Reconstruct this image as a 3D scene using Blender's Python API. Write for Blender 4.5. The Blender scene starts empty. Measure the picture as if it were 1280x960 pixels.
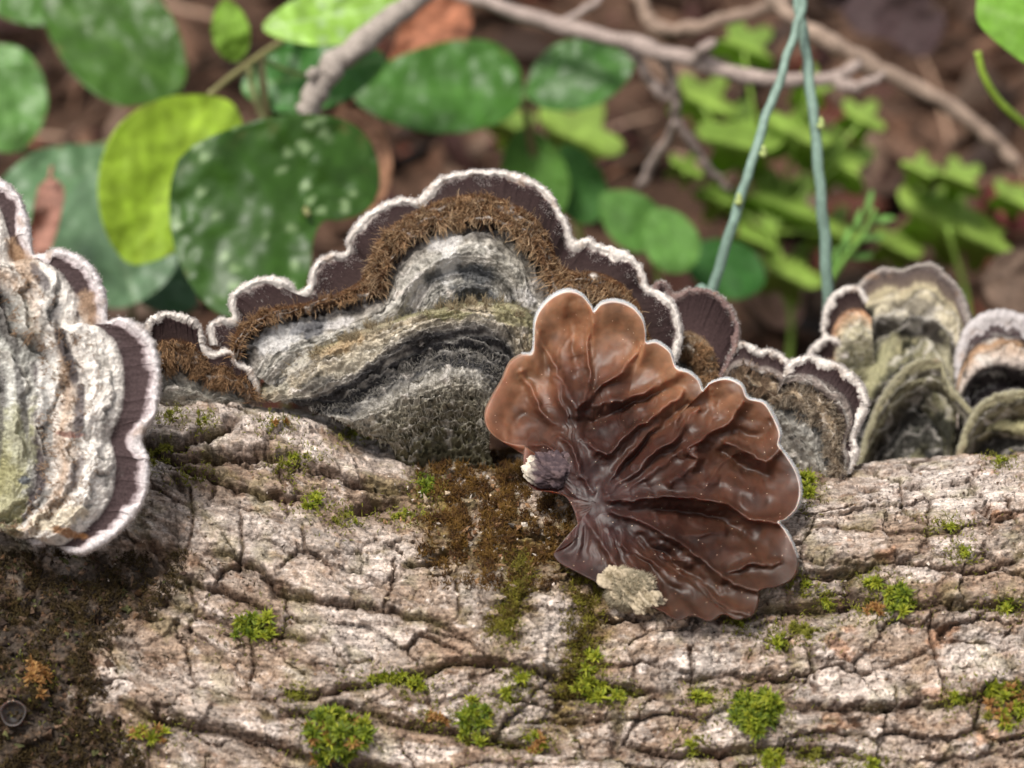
import bpy, math, random
import numpy as np
from mathutils import Vector
S = bpy.context.scene
COL = S.collection
rng = np.random.default_rng(7)
random.seed(7)
S.unit_settings.system = 'METRIC'
S.unit_settings.scale_length = 0.01        # one unit is one centimetre

# ---------------------------------------------------------------- camera
PITCH = math.radians(20); CD = 40.0
RT = np.array([1., 0, 0]); UP = np.array([0, math.sin(PITCH), math.cos(PITCH)]); FW = np.array([0, math.cos(PITCH), -math.sin(PITCH)])
CAMP = -CD * FW
cd = bpy.data.cameras.new('camera'); cam = bpy.data.objects.new('camera', cd); COL.objects.link(cam)
cam.location = CAMP; cam.rotation_euler = (math.radians(90) - PITCH, 0, 0)
cd.sensor_width = 36; cd.lens = 36 * CD / 12.8
cd.clip_start = 0.5; cd.clip_end = 20000
cd.dof.use_dof = True; cd.dof.focus_distance = CD + 2.4
cd.dof.aperture_fstop = cd.lens * 1e-3 / 0.56
cd.dof.aperture_blades = 0
S.camera = cam
# ---------------------------------------------------------------- world, sun, exposure
SUN_EL, SUN_AZ = math.radians(58), math.radians(215)     # azimuth clockwise from +Y
w = bpy.data.worlds.new('World'); S.world = w; w.use_nodes = True
nt = w.node_tree; nt.nodes.clear()
sky = nt.nodes.new('ShaderNodeTexSky'); sky.sky_type = 'NISHITA'; sky.sun_disc = False
sky.sun_elevation = SUN_EL; sky.sun_rotation = SUN_AZ; sky.dust_density = 3.0; sky.air_density = 0.8
hs = nt.nodes.new('ShaderNodeHueSaturation'); hs.inputs['Saturation'].default_value = 0.25
bg = nt.nodes.new('ShaderNodeBackground'); bg.inputs['Strength'].default_value = 0.10
wo = nt.nodes.new('ShaderNodeOutputWorld')
nt.links.new(sky.outputs[0], hs.inputs['Color']); nt.links.new(hs.outputs[0], bg.inputs['Color']); nt.links.new(bg.outputs[0], wo.inputs[0])
sl = bpy.data.lights.new('sun', 'SUN'); sun = bpy.data.objects.new('sun', sl); COL.objects.link(sun)
sl.energy = 2.2; sl.angle = math.radians(16); sl.color = (1.0, 0.95, 0.88)
sd = Vector((math.sin(SUN_AZ) * math.cos(SUN_EL), math.cos(SUN_AZ) * math.cos(SUN_EL), math.sin(SUN_EL)))
sun.rotation_euler = sd.to_track_quat('Z', 'Y').to_euler(); sun.location = (-20, -30, 60)
S.view_settings.view_transform = 'Standard'; S.view_settings.look = 'None'
S.view_settings.exposure = 0.72; S.view_settings.gamma = 1

# ---------------------------------------------------------------- numpy helpers
def P(px, py, d):
    """point seen at photo pixel (px, py), d centimetres beyond the reference plane"""
    px, py, d = np.broadcast_arrays(np.asarray(px, float), np.asarray(py, float), np.asarray(d, float))
    s = (CD + d) / CD
    return CAMP + FW * (CD + d)[..., None] + RT * ((px - 640) / 100 * s)[..., None] + UP * ((480 - py) / 100 * s)[..., None]
def PROJ(p):
    q = p - CAMP; z = q @ FW; s = CD / z
    return 640 + (q @ RT) * s * 100, 480 - (q @ UP) * s * 100, z - CD

def _h(i, j, k):
    n = (i.astype(np.uint32) * np.uint32(374761393) + j.astype(np.uint32) * np.uint32(668265263) + k.astype(np.uint32) * np.uint32(2147483647))
    n = (n ^ (n >> np.uint32(13))) * np.uint32(1274126177)
    n = (n ^ (n >> np.uint32(16))) * np.uint32(2246822519)
    return n ^ (n >> np.uint32(15))
def h01(i, j=0, k=0):
    i, j, k = np.broadcast_arrays(np.asarray(i), np.asarray(j), np.asarray(k))
    return _h(i.astype(np.int64) & 0xffffffff, j.astype(np.int64) & 0xffffffff, k.astype(np.int64) & 0xffffffff).astype(np.float64) / 4294967295.0
def noise2(x, y, seed=0):
    """gradient noise, about -1..1"""
    xi = np.floor(x).astype(np.int64); yi = np.floor(y).astype(np.int64)
    xf = x - xi; yf = y - yi
    u = xf * xf * xf * (xf * (xf * 6 - 15) + 10); v = yf * yf * yf * (yf * (yf * 6 - 15) + 10)
    def g(dx, dy):
        a = h01(xi + dx, yi + dy, seed) * 6.2831853
        return np.cos(a) * (xf - dx) + np.sin(a) * (yf - dy)
    a = g(0, 0); b = g(1, 0); c = g(0, 1); d = g(1, 1)
    return 1.5 * (a + u * (b - a) + v * ((c + u * (d - c)) - (a + u * (b - a))))
def fbm(x, y, seed=0, o=4, gain=.5):
    s = 0; a = 1; t = 0
    for k in range(o):
        s = s + a * noise2(x * 2 ** k + 17.3 * k, y * 2 ** k - 9.1 * k, seed + k); t += a; a *= gain
    return s / t * 1.4
def voro(x, y, seed=0, jit=.9):
    """F1, F2, id, dx, dy to the centre"""
    xi = np.floor(x).astype(np.int64); yi = np.floor(y).astype(np.int64)
    f1 = np.full(x.shape, 9.); f2 = np.full(x.shape, 9.); idv = np.zeros(x.shape, np.int64); cx = np.zeros(x.shape); cy = np.zeros(x.shape)
    for dy in (-1, 0, 1):
        for dx in (-1, 0, 1):
            a, b = xi + dx, yi + dy
            qx = a + .5 + jit * (h01(a, b, seed) - .5) + .5 * (b % 2); qy = b + .5 + jit * (h01(a, b, seed + 5) - .5)
            d = np.hypot(qx - x, qy - y)
            m = d < f1
            f2 = np.where(m, f1, np.minimum(f2, d)); f1 = np.where(m, d, f1)
            idv = np.where(m, (a + 500) * 1000 + (b + 300), idv); cx = np.where(m, x - qx, cx); cy = np.where(m, y - qy, cy)
    return f1, f2, idv, cx, cy
def ss(a, b, x):
    t = np.clip((x - a) / (b - a), 0, 1); return t * t * (3 - 2 * t)
def mix(a, b, t):
    a = np.asarray(a, float); b = np.asarray(b, float); t = np.asarray(t)[..., None]
    return a * (1 - t) + b * t
def polydist(x, y, pts):
    """distance to a polyline and side (+ above it in the picture)"""
    best = np.full(x.shape, 1e9); side = np.zeros(x.shape); tt = np.zeros(x.shape)
    n = len(pts) - 1
    for i in range(n):
        (x0, y0), (x1, y1) = pts[i], pts[i + 1]
        ex, ey = x1 - x0, y1 - y0; L2 = ex * ex + ey * ey + 1e-9
        t = np.clip(((x - x0) * ex + (y - y0) * ey) / L2, 0, 1)
        dx = x - x0 - t * ex; dy = y - y0 - t * ey; d = np.hypot(dx, dy)
        m = d < best
        best = np.where(m, d, best); side = np.where(m, -(ex * dy - ey * dx), side); tt = np.where(m, (i + t) / n, tt)
    return best, np.sign(side), tt
def resample(pts, n, smooth=True):
    pts = np.asarray(pts, float)
    if smooth and len(pts) > 2: pts = catmull(pts, 12)
    d = np.r_[0, np.cumsum(np.linalg.norm(np.diff(pts[:, :2], axis=0), axis=1))]
    t = np.linspace(0, d[-1], n)
    return np.stack([np.interp(t, d, pts[:, k]) for k in range(pts.shape[1])], 1)
def catmull(p, m):
    p = np.asarray(p, float); q = np.vstack([2 * p[0] - p[1], p, 2 * p[-1] - p[-2]]); out = []
    t = np.linspace(0, 1, m, endpoint=False)[:, None]
    for i in range(1, len(q) - 2):
        a, b, c, d = q[i - 1], q[i], q[i + 1], q[i + 2]
        out.append(.5 * (2 * b + (c - a) * t + (2 * a - 5 * b + 4 * c - d) * t ** 2 + (3 * b - 3 * c + d - a) * t ** 3))
    out.append(p[-1:]); return np.vstack(out)
def smooth1(a, k):
    if k < 1: return a
    ker = np.hanning(2 * int(k) + 3)[1:-1]; ker /= ker.sum(); h = len(ker) // 2
    out = np.empty_like(a)
    for c in range(a.shape[1]):
        col = np.r_[2 * a[0, c] - a[h:0:-1, c], a[:, c], 2 * a[-1, c] - a[-2:-h - 2:-1, c]]
        out[:, c] = np.convolve(col, ker, 'valid')
    return out
def inset(a, px, flip=1):
    """move a contour (n,3) sideways in the picture by px"""
    t = np.gradient(smooth1(a[:, :2], 2), axis=0); L = np.linalg.norm(t, axis=1, keepdims=True) + 1e-9
    n = np.stack([-t[:, 1], t[:, 0]], 1) / L * flip
    o = a.copy(); o[:, :2] += n * (px if np.isscalar(px) else np.asarray(px)[:, None]); return o

# ---------------------------------------------------------------- object helpers
def tag(o, label=None, cat=None, group=None, kind=None):
    if label: o['label'] = label
    if cat: o['category'] = cat
    if group: o['group'] = group
    if kind: o['kind'] = kind
    return o
def empty(name, loc):
    o = bpy.data.objects.new(name, None); o.location = Vector(loc); o.empty_display_size = .3; COL.objects.link(o); return o
def link(name, me, parent=None, origin=(0, 0, 0)):
    o = bpy.data.objects.new(name, me); COL.objects.link(o)
    if parent is not None: o.parent = parent; o.location = Vector(origin) - Vector(parent.location) if parent.parent is None else Vector(origin)
    else: o.location = Vector(origin)
    return o
def mkmesh(name, V, F, col=None, mat=None, smooth=True):
    """F: (n,3) or (n,4) int array"""
    V = np.ascontiguousarray(V, np.float32); F = np.ascontiguousarray(F, np.int32)
    me = bpy.data.meshes.new(name); k = F.shape[1]
    me.vertices.add(len(V)); me.vertices.foreach_set('co', V.ravel())
    me.loops.add(F.size); me.loops.foreach_set('vertex_index', F.ravel())
    me.polygons.add(len(F)); me.polygons.foreach_set('loop_start', np.arange(0, F.size, k, dtype=np.int32))
    me.polygons.foreach_set('loop_total', np.full(len(F), k, np.int32))
    me.polygons.foreach_set('use_smooth', np.full(len(F), smooth))
    me.update(calc_edges=True)
    if col is not None:
        at = me.color_attributes.new('Col', 'FLOAT_COLOR', 'POINT')
        c = np.ones((len(V), 4), np.float32); c[:, :3] = np.clip(col, 0, 1); at.data.foreach_set('color', c.ravel())
    if mat: me.materials.append(mat)
    return me
def gridfaces(nr, nc, wrap=False):
    i = np.arange(nr - 1)[:, None]; j = np.arange(nc if wrap else nc - 1)[None, :]
    a = i * nc + j; b = i * nc + (j + 1) % nc; c = (i + 1) * nc + (j + 1) % nc; d = (i + 1) * nc + j
    return np.stack([a, b, c, d], -1).reshape(-1, 4)
def tube(path, rad, k=8, bump=0, seed=0):
    """V, F of a tapered tube along an (n,3) path; closed ends"""
    path = np.asarray(path, float); n = len(path); rad = np.broadcast_to(rad, (n,))
    T = np.gradient(path, axis=0); T /= np.linalg.norm(T, axis=1, keepdims=True)
    ref = np.array([.13, .31, .94]); A = np.cross(T, ref); A /= np.linalg.norm(A, axis=1, keepdims=True); B = np.cross(T, A)
    th = np.arange(k) * 2 * math.pi / k
    r = rad[:, None] * (1 + bump * noise2(np.arange(n)[:, None] * .35 + seed * 3.1, np.cos(th)[None] * 1.3 + seed, seed))
    V = path[:, None] + r[..., None] * (np.cos(th)[None, :, None] * A[:, None] + np.sin(th)[None, :, None] * B[:, None])
    V = V.reshape(-1, 3); F = gridfaces(n, k, True)
    c0, c1 = len(V), len(V) + 1; V = np.vstack([V, path[:1] - T[:1] * rad[0] * .3, path[-1:] + T[-1:] * rad[-1] * .3])
    j = np.arange(k); e0 = np.stack([j * 0 + c0, (j + 1) % k, j, j * 0 + c0], 1)
    b = (n - 1) * k; e1 = np.stack([j * 0 + c1, b + j, b + (j + 1) % k, j * 0 + c1], 1)
    return V, F, e0[:, :3], e1[:, :3]
def tube_mesh(name, parts, mat, smooth=True):
    """parts: list of (path, rad, k, bump, seed, col)"""
    Vs, Fs, Cs, o = [], [], [], 0
    for path, rad, k, bump, seed, col in parts:
        V, F, e0, e1 = tube(path, rad, k, bump, seed)
        T = np.vstack([F[:, [0, 1, 2]], F[:, [0, 2, 3]], e0, e1]) + o
        c = np.broadcast_to(col, V.shape) * (1 + .25 * fbm(V[:, 0] * 3 + seed, V[:, 2] * 3 + V[:, 1], seed))[:, None]
        Vs.append(V); Fs.append(T); Cs.append(c); o += len(V)
    return mkmesh(name, np.vstack(Vs), np.vstack(Fs), np.vstack(Cs), mat, smooth)
def norms(G):
    """normals of a (r,c,3) grid, turned to the camera"""
    n = np.cross(np.gradient(G, axis=1), np.gradient(G, axis=0)); n /= np.linalg.norm(n, axis=-1, keepdims=True) + 1e-12
    s = np.sign((n * (CAMP - G)).sum(-1, keepdims=True)); s[s == 0] = 1
    return n * s
def hairs(name, root, d0, d1, length, rad, col0, col1, mat, nseg=3, kink=.15):
    """tapered three-sided strands: d0 direction at the root, d1 at the tip"""
    n = len(root); P0 = root.copy(); ring = []
    d0 = d0 / (np.linalg.norm(d0, axis=1, keepdims=True) + 1e-9); d1 = d1 / (np.linalg.norm(d1, axis=1, keepdims=True) + 1e-9)
    length = np.broadcast_to(length, (n,))[:, None]; rad = np.broadcast_to(rad, (n,))[:, None]
    A = np.cross(d0, rng.normal(size=(n, 3))); A /= np.linalg.norm(A, axis=1, keepdims=True) + 1e-9; B = np.cross(d0, A)
    V = np.zeros((n, nseg * 3 + 1, 3)); C = np.zeros((n, nseg * 3 + 1, 3)); p = P0
    for s in range(nseg + 1):
        t = s / nseg; r = rad * (1 - t) ** .7
        c = col0 * (1 - t) + col1 * t
        if s == nseg: V[:, -1] = p; C[:, -1] = c
        else:
            for k in range(3):
                a = k * 2.0944; V[:, s * 3 + k] = p + r * (math.cos(a) * A + math.sin(a) * B); C[:, s * 3 + k] = c
        d = d0 * (1 - t) + d1 * t + rng.normal(size=(n, 3)) * kink; d /= np.linalg.norm(d, axis=1, keepdims=True) + 1e-9
        p = p + d * length / nseg
    m = nseg * 3 + 1; f = []
    for s in range(nseg - 1):
        for k in range(3):
            a, b = s * 3 + k, s * 3 + (k + 1) % 3; f += [(a, b, b + 3), (a, b + 3, a + 3)]
    for k in range(3): f.append(((nseg - 1) * 3 + k, (nseg - 1) * 3 + (k + 1) % 3, m - 1))
    F = (np.arange(n)[:, None, None] * m + np.array(f)[None]).reshape(-1, 3)
    return mkmesh(name, V.reshape(-1, 3), F, C.reshape(-1, 3), mat)

# ---------------------------------------------------------------- materials
def material(name, rough=.8, spec=.3, nscale=60, nvar=.35, bump=.3, bscale=90, bdist=.01, sss=0, sssr=(.1, .04, .02), coat=0, specks=None, trans=0, sheen=0, rvar=0):
    m = bpy.data.materials.new(name); m.use_nodes = True; t = m.node_tree; N = t.nodes; L = t.links
    b = N['Principled BSDF']; b.inputs['Roughness'].default_value = rough; b.inputs['Specular IOR Level'].default_value = spec
    at = N.new('ShaderNodeAttribute'); at.attribute_name = 'Col'
    tc = N.new('ShaderNodeTexCoord')
    geo = N.new('ShaderNodeNewGeometry')
    no = N.new('ShaderNodeTexNoise'); no.inputs['Scale'].default_value = nscale; no.inputs['Detail'].default_value = 6
    L.new(geo.outputs['Position'], no.inputs['Vector'])
    mr = N.new('ShaderNodeMapRange'); mr.inputs['From Min'].default_value = .25; mr.inputs['From Max'].default_value = .75
    mr.inputs['To Min'].default_value = 1 - nvar; mr.inputs['To Max'].default_value = 1 + nvar
    L.new(no.outputs['Fac'], mr.inputs['Value'])
    mx = N.new('ShaderNodeVectorMath'); mx.operation = 'SCALE'; L.new(at.outputs['Color'], mx.inputs[0]); L.new(mr.outputs[0], mx.inputs['Scale'])
    out = mx.outputs[0]
    if specks:
        sc, thr, colr, dens = specks
        vo = N.new('ShaderNodeTexVoronoi'); vo.inputs['Scale'].default_value = sc; L.new(geo.outputs['Position'], vo.inputs['Vector'])
        lt = N.new('ShaderNodeMapRange'); lt.inputs['From Min'].default_value = thr; lt.inputs['From Max'].default_value = thr * .6; L.new(vo.outputs['Distance'], lt.inputs['Value'])
        sep = N.new('ShaderNodeSeparateColor'); L.new(vo.outputs['Color'], sep.inputs[0])
        cm = N.new('ShaderNodeMath'); cm.operation = 'LESS_THAN'; cm.inputs[1].default_value = dens; L.new(sep.outputs[0], cm.inputs[0])
        mu = N.new('ShaderNodeMath'); mu.operation = 'MULTIPLY'; L.new(lt.outputs[0], mu.inputs[0]); L.new(cm.outputs[0], mu.inputs[1])
        mc = N.new('ShaderNodeMix'); mc.data_type = 'RGBA'; L.new(mu.outputs[0], mc.inputs['Factor']); L.new(out, mc.inputs['A']); mc.inputs['B'].default_value = (*colr, 1)
        out = mc.outputs['Result']
    L.new(out, b.inputs['Base Color'])
    if bump:
        n2 = N.new('ShaderNodeTexNoise'); n2.inputs['Scale'].default_value = bscale; n2.inputs['Detail'].default_value = 5; L.new(geo.outputs['Position'], n2.inputs['Vector'])
        bm = N.new('ShaderNodeBump'); bm.inputs['Strength'].default_value = bump; bm.inputs['Distance'].default_value = bdist
        L.new(n2.outputs['Fac'], bm.inputs['Height']); L.new(bm.outputs[0], b.inputs['Normal'])
    if rvar:
        n3 = N.new('ShaderNodeTexNoise'); n3.inputs['Scale'].default_value = 3; L.new(geo.outputs['Position'], n3.inputs['Vector'])
        m3 = N.new('ShaderNodeMapRange'); m3.inputs['To Min'].default_value = rough - rvar; m3.inputs['To Max'].default_value = rough + rvar
        L.new(n3.outputs['Fac'], m3.inputs['Value']); L.new(m3.outputs[0], b.inputs['Roughness'])
    if sss:
        b.inputs['Subsurface Weight'].default_value = sss; b.inputs['Subsurface Radius'].default_value = sssr; b.inputs['Subsurface Scale'].default_value = 1.0
    if coat: b.inputs['Coat Weight'].default_value = coat; b.inputs['Coat Roughness'].default_value = .3
    if sheen: b.inputs['Sheen Weight'].default_value = sheen; b.inputs['Sheen Roughness'].default_value = .5
    if trans:
        tr = N.new('ShaderNodeBsdfTranslucent'); L.new(out, tr.inputs['Color']); ms = N.new('ShaderNodeMixShader'); ms.inputs[0].default_value = trans
        L.new(b.outputs[0], ms.inputs[1]); L.new(tr.outputs[0], ms.inputs[2]); L.new(ms.outputs[0], N['Material Output'].inputs['Surface'])
    return m
M_BARK = material('bark', .82, .25, 26, .45, .8, 40, .03)
def strata(m):
    # thin layers and weathering that run through the bark in depth, so that broken edges show them
    t = m.node_tree; N = t.nodes; L = t.links; b = N['Principled BSDF']; src = b.inputs['Base Color'].links[0].from_socket
    geo = N.new('ShaderNodeNewGeometry'); mp = N.new('ShaderNodeMapping'); mp.inputs['Scale'].default_value = (.9, 11, 11); L.new(geo.outputs['Position'], mp.inputs['Vector'])
    n = N.new('ShaderNodeTexNoise'); n.inputs['Scale'].default_value = 1.6; n.inputs['Detail'].default_value = 5; n.inputs['Distortion'].default_value = .6; L.new(mp.outputs[0], n.inputs['Vector'])
    r_ = N.new('ShaderNodeMapRange'); r_.inputs['From Min'].default_value = .38; r_.inputs['From Max'].default_value = .60; r_.inputs['To Min'].default_value = .66; r_.inputs['To Max'].default_value = 1.18; L.new(n.outputs['Fac'], r_.inputs['Value'])
    n2 = N.new('ShaderNodeTexNoise'); n2.inputs['Scale'].default_value = 7; n2.inputs['Detail'].default_value = 8; n2.inputs['Roughness'].default_value = .65; L.new(geo.outputs['Position'], n2.inputs['Vector'])
    r2 = N.new('ShaderNodeMapRange'); r2.inputs['From Min'].default_value = .35; r2.inputs['From Max'].default_value = .65; r2.inputs['To Min'].default_value = .78; r2.inputs['To Max'].default_value = 1.38; L.new(n2.outputs['Fac'], r2.inputs['Value'])
    mu = N.new('ShaderNodeMath'); mu.operation = 'MULTIPLY'; L.new(r_.outputs[0], mu.inputs[0]); L.new(r2.outputs[0], mu.inputs[1])
    vm = N.new('ShaderNodeVectorMath'); vm.operation = 'SCALE'; L.new(src, vm.inputs[0]); L.new(mu.outputs[0], vm.inputs['Scale']); L.new(vm.outputs[0], b.inputs['Base Color'])
strata(M_BARK)
M_FUR = material('bracket_fungus_felt', .85, .08, 30, .3, .6, 60, .015)
M_HAIR = material('fungus_hair', .6, .35, 20, .25, 0, trans=.25)
M_EAR = material('jelly_ear', .50, .40, 3, .32, .22, 34, .006, sss=.45, sssr=(.3, .09, .05), specks=(13, .10, (.72, .52, .38), .42), rvar=.12)
M_LEAF = material('leaf', .42, .36, 3, .25, .22, 9, .03, trans=.12)
M_LEAFS = material('soft_leaf', .6, .2, 4, .25, .3, 14, .02, trans=.35)
M_MOSS = material('moss', .6, .35, 12, .25, 0, trans=.35)
M_TWIG = material('twig_bark', .75, .3, 14, .4, .5, 20, .03)
M_SOIL = material('forest_soil', .95, .15, 3, .55, .8, 6, .2)
M_LITTER = material('leaf_litter', .75, .3, 6, .45, .3, 10, .05, trans=.1)
M_STEM = material('green_stem', .5, .4, 10, .2, .2, 30, .01)

# ---------------------------------------------------------------- ground: one sheet, a bank rising behind the log
R = 5.0; VC = -6.15; DC = 5.0                                         # log axis in the camera's up and depth directions
LOGC = CAMP + FW * (CD + DC) + UP * VC
Z0 = LOGC[2] - R + .5
def ground_z(x, y):
    yy = y - 9.5
    z = Z0 + np.where(yy > 0, .29 * (np.sqrt(yy * yy + 9) - 3), 0)
    z = np.where(y > 70, Z0 + .29 * 57.6 + (y - 70) * .05, z)
    near = np.exp(-((x / 90) ** 2 + (y / 90) ** 2))
    z = z + near * (.7 * fbm(x * .12, y * .12, 40, 3) + .25 * fbm(x * .6, y * .6, 44, 3))
    return z
gx = np.r_[-6000, -2500, -900, -400, -180, np.linspace(-90, 90, 260), 180, 400, 900, 2500, 6000]
gy = np.r_[-6000, -2500, -900, -400, -150, np.linspace(-60, 100, 260), 180, 400, 900, 2500, 6000]
GX, GY = np.meshgrid(gx, gy); GZ = ground_z(GX, GY)
cN = fbm(GX * .15, GY * .15, 50, 4); cM = fbm(GX * .9, GY * .9, 55, 3)
gc = mix((.05, .028, .018), (.13, .075, .05), ss(-.6, .7, cN + .6 * cM)); gc = mix(gc, (.16, .07, .04), ss(.3, .9, cM) * .6)
g = link('ground', mkmesh('ground', np.stack([GX, GY, GZ], -1).reshape(-1, 3), gridfaces(len(gy), len(gx)), gc.reshape(-1, 3), M_SOIL))
tag(g, kind='structure')
def ground_hit(px, py):
    """where the ray through a pixel meets the ground"""
    for d in np.arange(6, 120, .25):
        p = P(px, py, d)
        if p[2] < ground_z(p[0], p[1]): return p, d
    return p, d

# ---------------------------------------------------------------- the log
def arcmap():
    a = np.radians(np.linspace(-60, 95, 800)); v = VC + R * np.sin(a); d = DC - R * np.cos(a)
    return a, 480 - v / ((CD + d) / CD) * 100
_A, _PY = arcmap(); _im = np.argmin(_PY); _A, _PY = _A[:_im + 1], _PY[:_im + 1]
def q_of_py(py): return -np.interp(-np.asarray(py, float), -_PY, _A) * R * 100      # arc length down the log, in 1/100 cm
def flow(x): return np.interp(x, [-600, 0, 150, 300, 450, 600, 800, 1000, 1280, 1900], [-60, -20, 15, 70, 120, 150, 158, 150, 130, 100])
FUR = [  # the long furrows: pixel polylines, depth, width, raised upper lip
    ([(180, 552), (230, 556), (262, 548), (300, 530)], 30, 5, 18),
    ([(180, 562), (232, 572), (300, 566), (345, 572), (400, 590), (450, 606), (520, 615)], 30, 6, 18),
    ([(215, 580), (270, 600), (330, 618), (390, 625)], 22, 4, 12),
    ([(440, 640), (470, 624), (500, 628)], 36, 8, 8),
    ([(260, 690), (290, 694), (320, 710), (347, 738), (403, 754), (467, 762), (534, 778), (580, 800)], 17, 5, 8),
    ([(185, 672), (200, 690), (215, 712), (253, 728), (307, 752), (350, 772)], 15, 5, 8),
    ([(120, 700), (180, 740), (240, 765), (330, 790), (400, 800)], 13, 7, 6),
    ([(505, 705), (540, 700), (560, 690)], 18, 5, 6),
    ([(320, 872), (400, 868), (450, 858), (524, 842), (581, 829), (640, 838), (700, 846), (783, 864), (840, 866)], 17, 5, 9),
    ([(330, 900), (437, 886), (501, 902), (568, 919), (615, 931), (700, 940)], 18, 6, 8),
    ([(150, 880), (230, 905), (330, 930), (400, 952), (500, 965)], 18, 7, 8),
    ([(985, 726), (1040, 722), (1085, 712), (1136, 704), (1172, 717), (1230, 712), (1300, 690)], 14, 5, 7),
    ([(900, 775), (944, 763), (1018, 759), (1068, 752), (1142, 759), (1230, 757), (1300, 758)], 20, 7, 9),
    ([(850, 850), (900, 843), (960, 846), (1000, 850)], 10, 5, 4),
    ([(981, 884), (1052, 889), (1129, 889), (1179, 882), (1240, 866), (1320, 860)], 17, 6, 8),
    ([(780, 930), (850, 944), (920, 938), (984, 934), (1100, 950)], 16, 5, 7),
    ([(1010, 664), (1080, 668), (1150, 672), (1220, 660), (1300, 640)], 7, 3, 3)]
VCR = [[(314, 800), (318, 840), (312, 850)], [(302, 640), (306, 680), (300, 712)], [(493, 700), (490, 735), (480, 760)], [(238, 730), (246, 762), (236, 790)],
       [(1163, 765), (1160, 790), (1170, 830), (1180, 870)], [(1118, 860), (1122, 900)], [(1125, 600), (1128, 640), (1160, 662)], [(1012, 810), (1018, 850)], [(862, 810), (866, 860)],
       [(240, 610), (245, 650), (236, 690)], [(380, 660), (382, 690), (400, 700)], [(570, 730), (575, 770)], [(1252, 630), (1270, 660)], [(738, 780), (742, 840)]]
WHT = [(345, 522, 85, 24, .95), (215, 513, 34, 13, .9), (245, 550, 48, 10, .6), (470, 578, 50, 16, .6), (690, 788, 46, 36, .7), (450, 798, 75, 26, .7), (300, 670, 70, 30, .5), (480, 690, 50, 26, .5), (1180, 615, 110, 36, .8), (1010, 655, 40, 30, .5), (875, 835, 45, 26, .7), (1075, 855, 75, 34, .6), (1100, 882, 24, 18, .9), (1190, 690, 32, 18, .8), (1150, 722, 26, 13, .9), (900, 908, 24, 24, .8), (515, 942, 55, 13, .8), (145, 855, 24, 26, .9), (250, 850, 60, 24, .5), (1235, 820, 60, 36, .6), (560, 860, 40, 20, .6), (780, 910, 36, 22, .7), (1060, 945, 60, 20, .6), (610, 740, 60, 24, .5)]
dark_edge = lambda py: np.interp(py, [690, 740, 800, 860, 920, 980], [235, 215, 135, 115, 150, 190])
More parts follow.
